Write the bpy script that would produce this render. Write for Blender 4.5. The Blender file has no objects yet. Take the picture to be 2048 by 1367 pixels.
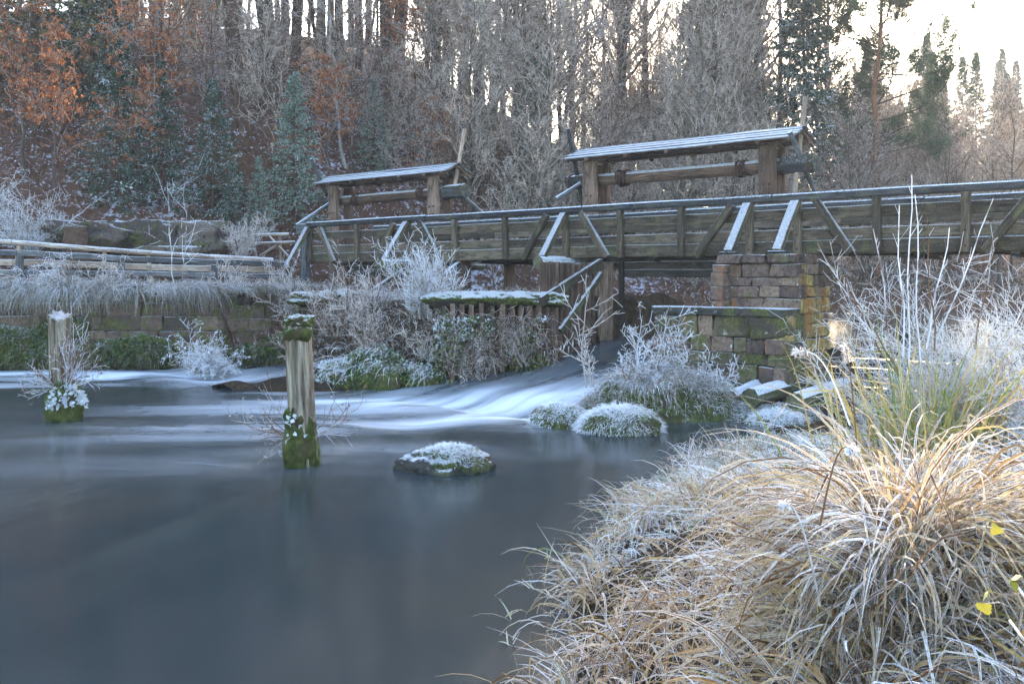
import bpy, math
import numpy as np
from mathutils import Vector, Matrix

# ------------------------------------------------------------------ camera, sky, sun, exposure
scene = bpy.context.scene
C = scene.collection
CAM_H, HORIZON, FPX = 2.6, 556.0, 2000.0
cam_d = bpy.data.cameras.new('camera'); cam = bpy.data.objects.new('camera', cam_d); C.objects.link(cam)
cam.location = (0, 0, CAM_H); cam.rotation_euler = (math.radians(90), 0, 0)
cam_d.sensor_width = 36; cam_d.lens = 36 * FPX / 2048
cam_d.shift_y = -(683.5 - HORIZON) / 2048
cam_d.clip_end = 2000; cam_d.clip_start = 0.05
scene.camera = cam

SUN_AZ, SUN_EL = 15.0, 22.5            # degrees right of the view axis, degrees above the horizon
world = bpy.data.worlds.new('World'); scene.world = world; world.use_nodes = True
wn = world.node_tree.nodes; wl = world.node_tree.links
sky = wn.new('ShaderNodeTexSky'); sky.sky_type = 'NISHITA'; sky.sun_disc = False
sky.sun_elevation = math.radians(SUN_EL); sky.sun_rotation = math.radians(SUN_AZ)
sky.air_density = 1.0; sky.dust_density = 2.0; sky.ozone_density = 1.0
wl.new(sky.outputs[0], wn['Background'].inputs[0]); wn['Background'].inputs[1].default_value = 0.15
sun_d = bpy.data.lights.new('sun', 'SUN'); sun = bpy.data.objects.new('sun', sun_d); C.objects.link(sun)
sun_d.energy = 5.0; sun_d.angle = math.radians(0.5); sun_d.color = (1.0, 0.87, 0.70)
_a, _e = math.radians(SUN_AZ), math.radians(SUN_EL)
SUN_DIR = Vector((math.sin(_a) * math.cos(_e), math.cos(_a) * math.cos(_e), math.sin(_e)))
sun.rotation_euler = SUN_DIR.to_track_quat('Z', 'Y').to_euler()
vs = scene.view_settings
vs.view_transform = 'Standard'; vs.look = 'None'; vs.gamma = 1.0; vs.use_curve_mapping = False
vs.exposure = 2.8
cy = scene.cycles
cy.use_denoising = True
cy.use_adaptive_sampling = True; cy.adaptive_threshold = 0.03
cy.max_bounces = 6; cy.diffuse_bounces = 3; cy.glossy_bounces = 3; cy.volume_bounces = 1; cy.transmission_bounces = 3
cy.sample_clamp_indirect = 6.0

rng = np.random.default_rng(11)
# ------------------------------------------------------------------ frames of reference
A0 = np.array([-4.85, 31.3]); EV = np.array([0.7513, -0.6599]); NV = np.array([0.6599, 0.7513])
BANG = math.atan2(EV[1], EV[0])
def BF(s, n, z=0.0):                                   # bridge frame (along, across, up) -> world
    p = A0 + np.array(EV) * s + np.array(NV) * n
    return np.array([p[0], p[1], z])
def to_bf(x, y):
    dx, dy = x - A0[0], y - A0[1]
    return dx * EV[0] + dy * EV[1], dx * NV[0] + dy * NV[1]
def PT(u, v, D):                                       # where things stand: measured from the photograph
    return np.array([(u - 1024) / FPX * D, D, CAM_H - (v - HORIZON) / FPX * D])
def PZ(u, v, z=0.0):
    D = (CAM_H - z) * FPX / (v - HORIZON); return np.array([(u - 1024) / FPX * D, D, z])
def sstep(a, b, x):
    t = np.clip((x - a) / (b - a), 0, 1); return t * t * (3 - 2 * t)

# value noise for shapes
_perm = np.random.default_rng(3).random((64, 64, 16))
def vnoise(x, y, z=0.0):
    x, y, z = np.broadcast_arrays(np.asarray(x, float), np.asarray(y, float), np.asarray(z, float))
    xi, yi, zi = np.floor(x).astype(int), np.floor(y).astype(int), np.floor(z).astype(int)
    fx, fy, fz = x - xi, y - yi, z - zi
    fx, fy, fz = fx*fx*(3-2*fx), fy*fy*(3-2*fy), fz*fz*(3-2*fz)
    def g(i, j, k): return _perm[(xi+i) % 64, (yi+j) % 64, (zi+k) % 16]
    a = (g(0,0,0)*(1-fx)+g(1,0,0)*fx)*(1-fy)+(g(0,1,0)*(1-fx)+g(1,1,0)*fx)*fy
    b = (g(0,0,1)*(1-fx)+g(1,0,1)*fx)*(1-fy)+(g(0,1,1)*(1-fx)+g(1,1,1)*fx)*fy
    return (a*(1-fz)+b*fz) * 2 - 1
def fbm(x, y, z=0.0, o=3):
    r = 0; a = 1.0; f = 1.0
    for _ in range(o):
        r = r + a * vnoise(x*f, y*f, z*f); a *= .5; f *= 2.03
    return r

# ------------------------------------------------------------------ materials
class MB:
    def __init__(self, name):
        self.m = bpy.data.materials.new(name); self.m.use_nodes = True
        self.t = self.m.node_tree; self.n = self.t.nodes; self.l = self.t.links
        self.p = self.n['Principled BSDF']; self.out = self.n['Material Output']
    def node(self, typ, ins=None, **kw):
        nd = self.n.new(typ)
        for k, v in kw.items(): setattr(nd, k, v)
        for k, v in (ins or {}).items(): self.put(nd.inputs[k], v)
        return nd
    def put(self, sock, v):
        if hasattr(v, 'is_output'): self.l.new(v, sock)
        elif v is not None:
            if isinstance(v, (tuple, list)) and len(v) == 3 and sock.type == 'RGBA': v = (*v, 1)
            sock.default_value = v
    def obj(self): return self.node('ShaderNodeTexCoord').outputs['Object']
    def pos(self): return self.node('ShaderNodeNewGeometry').outputs['Position']
    def nz(self):
        return self.node('ShaderNodeSeparateXYZ', {0: self.node('ShaderNodeNewGeometry').outputs['Normal']}).outputs[2]
    def map(self, vec, scale, rot=(0,0,0)):
        return self.node('ShaderNodeMapping', {'Vector': vec, 'Scale': scale, 'Rotation': rot}).outputs[0]
    def noise(self, vec, scale=1.0, detail=4.0, rough=.55, dist=0.0):
        return self.node('ShaderNodeTexNoise', {'Vector': vec, 'Scale': scale, 'Detail': detail, 'Roughness': rough, 'Distortion': dist}).outputs[0]
    def ramp(self, f, stops):
        nd = self.node('ShaderNodeValToRGB', {0: f}); e = nd.color_ramp.elements
        while len(e) < len(stops): e.new(0.5)
        for i, (p, c) in enumerate(stops):
            e[i].position = p; e[i].color = (*c, 1) if isinstance(c, (tuple, list)) else (c, c, c, 1)
        return nd.outputs[0]
    def step(self, f, a, b, lo=0.0, hi=1.0):
        nd = self.node('ShaderNodeMapRange', {0: f, 1: a, 2: b, 3: lo, 4: hi}); nd.interpolation_type = 'SMOOTHSTEP'; return nd.outputs[0]
    def mix(self, f, a, b):
        nd = self.node('ShaderNodeMix', data_type='RGBA')
        self.put(nd.inputs[0], f); self.put(nd.inputs[6], a); self.put(nd.inputs[7], b); return nd.outputs[2]
    def math(self, op, a, b=0.0, clamp=False):
        nd = self.node('ShaderNodeMath', {0: a, 1: b}, operation=op); nd.use_clamp = clamp; return nd.outputs[0]
    def attr(self, name): return self.node('ShaderNodeAttribute', attribute_name=name).outputs['Fac']
    def rand(self): return self.node('ShaderNodeObjectInfo').outputs['Random']
    def bump(self, h, strength=.5, dist=.02):
        self.put(self.p.inputs['Normal'], self.node('ShaderNodeBump', {'Height': h, 'Strength': strength, 'Distance': dist}).outputs[0])
    def fin(self, col, rough=.85, spec=.25):
        self.put(self.p.inputs['Base Color'], col); self.put(self.p.inputs['Roughness'], rough); self.put(self.p.inputs['Specular IOR Level'], spec)
        return self.m
    def translucent(self, col, w):
        t = self.node('ShaderNodeBsdfTranslucent', {0: col})
        mx = self.node('ShaderNodeMixShader', {0: w, 1: self.p.outputs[0], 2: t.outputs[0]})
        self.l.new(mx.outputs[0], self.out.inputs[0])

FROST = (.62, .66, .72)
def m_wood(name, cols, frost=1.0, green=.5, fr=(.45, .8)):
    b = MB(name); o = b.obj()
    g = b.noise(b.map(o, (1.3, 16, 16)), 1.5, 7, .65, .6)
    bl = b.noise(o, 1.7, 5, .6); rv = b.rand()
    g2 = b.math('ADD', b.math('MULTIPLY', g, .78), b.math('MULTIPLY', rv, .24))
    col = b.ramp(g2, [(.28, cols[0]), (.5, cols[1]), (.72, cols[2])])
    col = b.mix(b.step(bl, .5, .72, 0, green), col, (.12, .13, .05))
    bg = b.noise(b.map(o, (1.1, 4, 4)), 1.6, 5, .65, .5)
    col = b.mix(b.step(bg, .46, .66, 0, .7), col, cols[0])
    cr = b.noise(b.map(o, (.8, 30, 30)), 1.2, 3, .5, .3)
    col = b.mix(b.step(cr, .60, .68, 0, .75), col, (.02, .017, .014))
    li = b.noise(o, 38, 2, .5)
    col = b.mix(b.step(li, .66, .72, 0, .35), col, (.42, .44, .38))
    f = b.math('MULTIPLY', b.step(b.math('ADD', b.nz(), b.math('MULTIPLY', b.math('SUBTRACT', b.noise(o, 24, 3), .5), .7)), fr[0], fr[1]), frost)
    f = b.math('MULTIPLY', f, b.step(b.noise(o, 34, 4, .7), .32, .6, .45, 1.0))
    col = b.mix(f, col, FROST)
    b.bump(b.math('ADD', g, b.math('MULTIPLY', f, b.noise(o, 160, 2))), .6, .012)
    return b.fin(col, .88, .2)
M = {}
M['wood'] = m_wood('weathered_wood', [(.018, .015, .012), (.07, .053, .036), (.18, .14, .095)], .62, .6, (.3, .6))
M['wood_rail'] = m_wood('dark_rail_wood', [(.012, .013, .015), (.034, .036, .04), (.085, .085, .083)], 1.0, .35)
M['wood_brown'] = m_wood('brown_wood', [(.03, .019, .014), (.115, .07, .048), (.28, .20, .15)], .9, .15)
M['wood_pale'] = m_wood('pale_pole_wood', [(.16, .11, .08), (.34, .26, .19), (.5, .42, .33)], 1.0, .1, (.2, .7))
M['wood_grey'] = m_wood('grey_fence_wood', [(.03, .034, .038), (.085, .09, .095), (.2, .2, .2)], 1.0, .2, (.35, .75))
M['wood_dark'] = m_wood('tarred_wood', [(.008, .007, .006), (.02, .017, .014), (.05, .04, .033)], .6, .2)
M['wood_roof'] = m_wood('frosted_roof_board', [(.06, .06, .062), (.12, .12, .12), (.22, .22, .21)], .66, .25, (.5, .9))
M['wood_pile'] = m_wood('damp_mossy_pile_wood', [(.02, .018, .012), (.06, .055, .032), (.13, .11, .075)], .8, .9, (.6, .9))
M['wood_mossy'] = m_wood('mossy_frosted_wood', [(.03, .03, .02), (.075, .08, .04), (.16, .15, .09)], 1.0, .9, (.15, .55))

def m_moss(name, frost, wet=False):
    b = MB(name); p = b.obj()
    g = b.noise(p, 9, 6, .65); col = b.ramp(g, [(.3, (.016, .02, .007)), (.52, (.06, .075, .018)), (.75, (.15, .16, .045))])
    col = b.mix(b.step(b.noise(p, 3, 4), .52, .66, 0, .8), col, (.07, .05, .03))
    f = b.step(b.math('ADD', b.nz(), b.math('MULTIPLY', b.math('SUBTRACT', b.noise(p, 22, 4, .7), .5), 2.4)), 1.0 - frost, 1.5 - frost, 0, .62)
    col = b.mix(f, col, FROST)
    b.bump(b.noise(p, 45, 5, .7), 1.0, .03)
    return b.fin(col, .95, .15)
M['moss'] = m_moss('moss', .35); M['moss_frost'] = m_moss('frosted_moss', .95); M['moss_dust'] = m_moss('frost_dusted_moss', .55)

def m_stone(name, stops, moss=.5, frost=.8, lichen=.4, stain=None):
    b = MB(name); p = b.pos(); rv = b.rand()
    n1 = b.noise(p, 2.2, 6, .65)
    col = b.ramp(b.math('ADD', b.math('MULTIPLY', rv, .55), b.math('MULTIPLY', n1, .5)), stops)
    col = b.mix(b.step(b.noise(p, 13, 5, .7), .46, .66, 0, .75), col, (.035, .03, .027))
    col = b.mix(b.step(b.noise(b.map(p, (2.5, 2.5, .5)), 1.0, 5, .7, .5), .5, .66, 0, .7), col, (.03, .027, .022))
    if stain:
        st = b.noise(b.map(p, (2.2, 2.2, .55)), 1.0, 5, .6)
        col = b.mix(b.step(st, stain[1], stain[1] + .1, 0, .85), col, stain[0])
    ms = b.noise(p, 2.8, 6, .7, .4)
    col = b.mix(b.step(ms, .62 - .16 * moss, .76 - .16 * moss, 0, .9), col, b.ramp(b.noise(p, 26, 3), [(.35, (.03, .04, .01)), (.6, (.13, .14, .035)), (.8, (.26, .25, .08))]))
    col = b.mix(b.step(b.noise(p, 5.5, 3, .6), .66, .69, 0, lichen), col, (.6, .62, .6))
    f = b.step(b.math('ADD', b.nz(), b.math('MULTIPLY', b.math('SUBTRACT', b.noise(p, 20, 3), .5), .5)), .78, .98, 0, frost)
    col = b.mix(f, col, FROST)
    b.bump(b.math('ADD', b.noise(p, 9, 6, .7), b.math('MULTIPLY', ms, .6)), 1.0, .09)
    return b.fin(col, .9, .2)
M['stone'] = m_stone('sandstone', [(.2, (.075, .056, .054)), (.42, (.16, .11, .088)), (.62, (.23, .155, .115)), (.85, (.32, .24, .16))], .45, .9, .85, ((.30, .11, .03), .57))
M['stone_ochre'] = m_stone('ochre_sandstone', [(.2, (.2, .135, .07)), (.5, (.35, .25, .10)), (.8, (.45, .35, .13))], .6, .8, .1, ((.36, .14, .03), .54))
M['stone_base'] = m_stone('mossy_sandstone', [(.2, (.06, .05, .04)), (.5, (.12, .10, .06)), (.8, (.2, .17, .09))], .85, .9, .35, ((.32, .12, .03), .60))
M['stone_wall'] = m_stone('wall_sandstone', [(.2, (.06, .045, .04)), (.5, (.13, .085, .065)), (.8, (.2, .14, .10))], .9, .9, .2)
M['boulder'] = m_stone('boulder_stone', [(.2, (.06, .047, .042)), (.5, (.11, .085, .075)), (.8, (.17, .14, .12))], .7, .8, .3)
M['rock_dark'] = m_stone('wet_rock', [(.2, (.02, .022, .022)), (.5, (.05, .05, .045)), (.8, (.09, .085, .07))], .8, .95, .15)

def m_bark(name, a, bcol, frost=.25, scale=(6, 6, 1.2)):
    b = MB(name); o = b.obj()
    n = b.noise(b.map(o, scale), 2.0, 6, .7, .3)
    col = b.ramp(n, [(.3, a), (.7, bcol)])
    col = b.mix(b.step(b.noise(o, 1.3, 4), .52, .7, 0, .5), col, (.10, .12, .05))
    col = b.mix(b.step(b.noise(o, 5, 4, .7), .6, .7, 0, frost), col, (.55, .56, .58))
    b.bump(n, .8, .04)
    return b.fin(col, .9, .15)
M['bark'] = m_bark('grey_bark', (.03, .024, .02), (.12, .095, .08))
M['bark_brown'] = m_bark('brown_bark', (.035, .02, .015), (.125, .075, .055), .1)
M['bark_pine'] = m_bark('pine_bark', (.10, .05, .03), (.33, .16, .09), .05)
M['bark_birch'] = m_bark('pale_bark', (.14, .125, .11), (.4, .38, .35), .3)
def m_twig(name, brown, frostcol, frost):
    b = MB(name); o = b.obj(); rv = b.attr('rnd')
    f = b.step(b.math('ADD', b.noise(o, 3.0, 3), b.math('MULTIPLY', rv, .5)), .9 - frost * .6, 1.15 - frost * .6)
    f = b.math('MULTIPLY', f, b.attr('frost'))
    col = b.mix(f, brown, frostcol); b.fin(col, .9, .1); b.translucent(col, b.math('MULTIPLY', f, .4)); return b.m
M['twig'] = m_twig('frosted_twig', (.085, .06, .045), (.72, .67, .64), .68)
M['twig_wood'] = m_twig('warm_brown_wood_twig', (.12, .085, .06), (.74, .65, .57), .5)  # browner twigs with a warmer frost tone
M['twig_rust'] = m_twig('brown_twig', (.09, .055, .038), (.62, .55, .5), .4)
M['twig_dark'] = m_twig('dark_twig', (.05, .035, .028), (.5, .5, .52), .2)
M['twig_white'] = m_twig('white_frost_twig', (.2, .15, .11), (.76, .78, .82), .62)
M['twig_cream'] = m_twig('cream_frost_twig', (.16, .11, .07), (.72, .72, .73), .78)
M['stem'] = m_twig('dry_stem', (.16, .09, .05), (.74, .76, .8), .45)
def m_leaf(name, stops, frost, trans=.25, frostcol=FROST):
    b = MB(name); rv = b.attr('rnd'); o = b.obj()
    col = b.ramp(rv, stops)
    f = b.step(b.math('ADD', b.noise(o, 2.2, 4, .7), b.math('MULTIPLY', b.attr('frost'), .5)), 1.0 - frost * .7, 1.25 - frost * .7, 0, .9)
    col = b.mix(f, col, frostcol)
    b.fin(col, .75, .25); b.translucent(col, trans)
    return b.m
M['needle'] = m_leaf('spruce_needles', [(.1, (.012, .032, .02)), (.5, (.025, .06, .034)), (.9, (.05, .10, .05))], .25, .1)
M['needle_frost'] = m_leaf('frosted_needles', [(.1, (.03, .065, .045)), (.5, (.06, .12, .08)), (.9, (.10, .15, .09))], .45, .1, (.40, .47, .42))
M['needle_pine'] = m_leaf('pine_needles', [(.1, (.025, .05, .03)), (.5, (.05, .085, .045)), (.9, (.09, .13, .07))], .3, .15)
M['needle_gold'] = m_leaf('golden_spruce_needles', [(.1, (.03, .045, .012)), (.5, (.07, .08, .02)), (.9, (.13, .12, .03))], .2, .15)  # spruce needles in an olive gold tone
M['beech'] = m_leaf('rust_leaves', [(.1, (.14, .045, .018)), (.5, (.34, .115, .04)), (.9, (.50, .21, .09))], .1, .4)
M['litter'] = m_leaf('fallen_leaves', [(.1, (.09, .035, .02)), (.5, (.2, .085, .045)), (.9, (.32, .17, .10))], .5, .1, (.5, .53, .64))
M['ivy'] = m_leaf('green_leaves', [(.1, (.02, .05, .012)), (.5, (.05, .10, .022)), (.8, (.10, .17, .035)), (.95, (.32, .30, .05))], .34, .25)
M['ivy_frost'] = m_leaf('frosted_green_leaves', [(.1, (.03, .07, .03)), (.5, (.06, .12, .05)), (.9, (.16, .2, .06))], .85, .2)
M['leaf_yellow'] = m_leaf('yellow_leaves', [(.1, (.13, .14, .025)), (.5, (.26, .22, .035)), (.9, (.2, .12, .03))], .35, .3)
M['fern'] = m_leaf('green_fern', [(.1, (.02, .06, .01)), (.5, (.05, .12, .02)), (.9, (.12, .2, .03))], .05, .3)
def m_grass(name, stops, frost, edge=1.0, trans=.3):
    b = MB(name); rv = b.attr('rnd'); tt = b.attr('tt'); o = b.pos()
    col = b.ramp(rv, stops)
    sp = b.noise(o, 60, 3, .6)
    col = b.mix(b.step(sp, .55, .7, 0, .35), col, (.10, .055, .025))
    ww = b.math('ABSOLUTE', b.attr('ww'))
    e = b.math('MULTIPLY', b.step(ww, .45, .95), edge)
    nzz = b.math('ABSOLUTE', b.nz())
    patch = b.noise(o, 1.3, 4, .6)
    fr = b.math('ADD', b.math('MULTIPLY', b.attr('frost'), .6), b.math('ADD', b.math('MULTIPLY', patch, .7), b.math('MULTIPLY', nzz, .25)))
    fr = b.math('ADD', fr, b.math('MULTIPLY', b.math('SUBTRACT', b.noise(o, 90, 2), .5), .5))
    f = b.step(b.math('ADD', fr, b.math('MULTIPLY', e, .38)), 1.12 - frost * .5, 1.5 - frost * .5, 0, .95)
    col = b.mix(f, col, (.82, .86, .93))
    b.fin(col, .8, .2); b.translucent(col, trans)
    return b.m
STRAW = [(.05, (.07, .035, .014)), (.25, (.2, .105, .042)), (.5, (.36, .23, .105)), (.8, (.46, .33, .17)), (.94, (.42, .28, .05)), (1.0, (.13, .17, .04))]
M['grass'] = m_grass('dry_reed_grass', STRAW, .5)
M['grass_white'] = m_grass('frosted_grass', [(.05, (.22, .15, .06)), (.3, (.38, .28, .12)), (.55, (.42, .36, .12)), (.8, (.16, .22, .06)), (1.0, (.08, .15, .04))], .62)
M['grass_warm'] = m_grass('golden_reed_grass', [(.05, (.12, .06, .025)), (.3, (.24, .15, .07)), (.65, (.40, .30, .18)), (.9, (.43, .31, .13)), (1.0, (.24, .23, .08))], .58)
M['grass_green'] = m_grass('green_reed', [(.05, (.45, .33, .08)), (.3, (.42, .3, .12)), (.5, (.24, .26, .06)), (.7, (.14, .2, .05)), (1.0, (.45, .3, .12))], .55)
M['grass_moss'] = m_grass('mossy_fringe', [(.05, (.02, .03, .01)), (.5, (.05, .075, .018)), (.85, (.11, .13, .03)), (1.0, (.18, .14, .06))], .3)
M['grass_hang'] = m_grass('hanging_grass', [(.05, (.10, .07, .045)), (.4, (.22, .17, .11)), (.8, (.3, .26, .18)), (1.0, (.12, .15, .07))], .48)

def m_ground(name, stops, frost, fs=3.0):
    b = MB(name); p = b.pos()
    n = b.noise(p, 6, 7, .7); col = b.ramp(n, stops)
    f = b.step(b.math('ADD', b.math('MULTIPLY', b.noise(p, fs, 6, .75), 1.0), b.math('MULTIPLY', b.noise(p, .25, 2), .4)), .95 - frost * .5, 1.1 - frost * .5, 0, .85)
    col = b.mix(f, col, (.55, .58, .7)); b.bump(b.noise(p, 8, 6, .75), 1.0, .12)
    return b.fin(col, .95, .1)
M['hill'] = m_ground('leaf_litter_ground', [(.3, (.03, .02, .014)), (.5, (.10, .05, .032)), (.7, (.15, .095, .06))], .38)
M['soil'] = m_ground('bank_soil', [(.3, (.012, .009, .006)), (.55, (.045, .032, .018)), (.75, (.10, .07, .04))], .1, 9)
M['path'] = m_ground('frosted_verge', [(.3, (.05, .05, .03)), (.5, (.12, .11, .07)), (.7, (.2, .18, .12))], .85)
M['rust'] = (lambda b: b.fin(b.ramp(b.noise(b.obj(), 30, 4), [(.3, (.02, .014, .012)), (.6, (.07, .03, .02)), (.8, (.14, .06, .03))]), .8, .3))(MB('rusty_iron'))
M['ice'] = (lambda b: b.fin((.75, .82, .88), .25, .5))(MB('ice'))

def m_water(name, foam_and_sun):
    b = MB(name); o = b.obj()
    sw = b.noise(b.map(o, (.35, .12, 1)), 1.0, 4, .55, .4)
    col = b.mix(b.step(b.noise(o, .22, 3), .45, .7), (.013, .024, .029), (.028, .031, .029))
    rough = .18
    if foam_and_sun:
        fo = b.attr('foam_and_sun')
        sv = b.node('ShaderNodeCombineXYZ', {0: b.attr('fx'), 1: b.attr('fy')}).outputs[0]
        st = b.noise(b.map(sv, (1.1, .2, 1)), 1.0, 3, .5, .5)
        st2 = b.noise(b.map(sv, (3.4, .3, 1)), 1.0, 2, .5, .3)
        pl = b.noise(b.map(o, (.22, .8, 1), (0, 0, .22)), 1.0, 4, .55, 1.1)
        wb = b.attr('calm')
        s = b.math('ADD', b.math('MULTIPLY', st, .75), b.math('MULTIPLY', st2, .25))
        s = b.math('ADD', b.math('MULTIPLY', s, b.math('SUBTRACT', 1.0, wb)), b.math('MULTIPLY', pl, wb))
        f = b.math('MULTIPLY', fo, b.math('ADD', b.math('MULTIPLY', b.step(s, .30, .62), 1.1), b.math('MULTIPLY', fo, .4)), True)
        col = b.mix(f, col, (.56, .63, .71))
        rough = b.math('ADD', .18, b.math('MULTIPLY', f, .5), True)
        b.bump(b.math('ADD', b.math('MULTIPLY', sw, .6), b.math('MULTIPLY', b.math('MULTIPLY', s, fo), .8)), .35, .25)
    else:
        b.bump(sw, .12, .2)
    b.fin(col, rough, .5); b.p.inputs['IOR'].default_value = 1.33
    return b.m
M['water'] = m_water('silky_river_water', True)
M['pool'] = m_water('still_pool_water', False)

# ------------------------------------------------------------------ mesh helpers
def mesh_np(name, V, F, mats, attrs=None, smooth=False):
    """V (N,3); F list of (M,k) int arrays; attrs: point float attributes"""
    me = bpy.data.meshes.new(name)
    V = np.ascontiguousarray(V, dtype=np.float32)
    F = [np.asarray(f, dtype=np.int32) for f in F if len(f)]
    loops = np.concatenate([f.ravel() for f in F]); tot = np.concatenate([np.full(len(f), f.shape[1], np.int32) for f in F])
    start = np.concatenate([[0], np.cumsum(tot)[:-1]]).astype(np.int32)
    me.vertices.add(len(V)); me.vertices.foreach_set('co', V.ravel())
    me.loops.add(len(loops)); me.loops.foreach_set('vertex_index', loops)
    me.polygons.add(len(tot)); me.polygons.foreach_set('loop_start', start); me.polygons.foreach_set('loop_total', tot)
    me.polygons.foreach_set('use_smooth', np.full(len(tot), bool(smooth)))
    for k, a in (attrs or {}).items():
        at = me.attributes.new(k, 'FLOAT', 'POINT'); at.data.foreach_set('value', np.ascontiguousarray(a, dtype=np.float32))
    for m in (mats if isinstance(mats, (list, tuple)) else [mats]): me.materials.append(m)
    me.update(calc_edges=True)
    return me
def add(name, me, parent=None, loc=None, rot=None, scale=None):
    o = bpy.data.objects.new(name, me); C.objects.link(o)
    if parent is not None: o.parent = parent
    if loc is not None: o.location = [float(v) for v in loc]
    if rot is not None: o.rotation_euler = rot
    if scale is not None: o.scale = scale if isinstance(scale, (tuple, list)) else (scale,) * 3
    return o
def tag(o, label=None, cat=None, group=None, kind=None):
    if label: o['label'] = label
    if cat: o['category'] = cat
    if group: o['group'] = group
    if kind: o['kind'] = kind
    return o
def empty(name, loc, rz=0.0, label=None, cat=None, group=None):
    o = bpy.data.objects.new(name, None); C.objects.link(o); o.location = [float(v) for v in loc]; o.rotation_euler = (0, 0, rz)
    o.empty_display_size = .2
    return tag(o, label, cat, group)
def nrm(a): return a / np.maximum(np.linalg.norm(a, axis=-1, keepdims=True), 1e-9)

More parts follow.
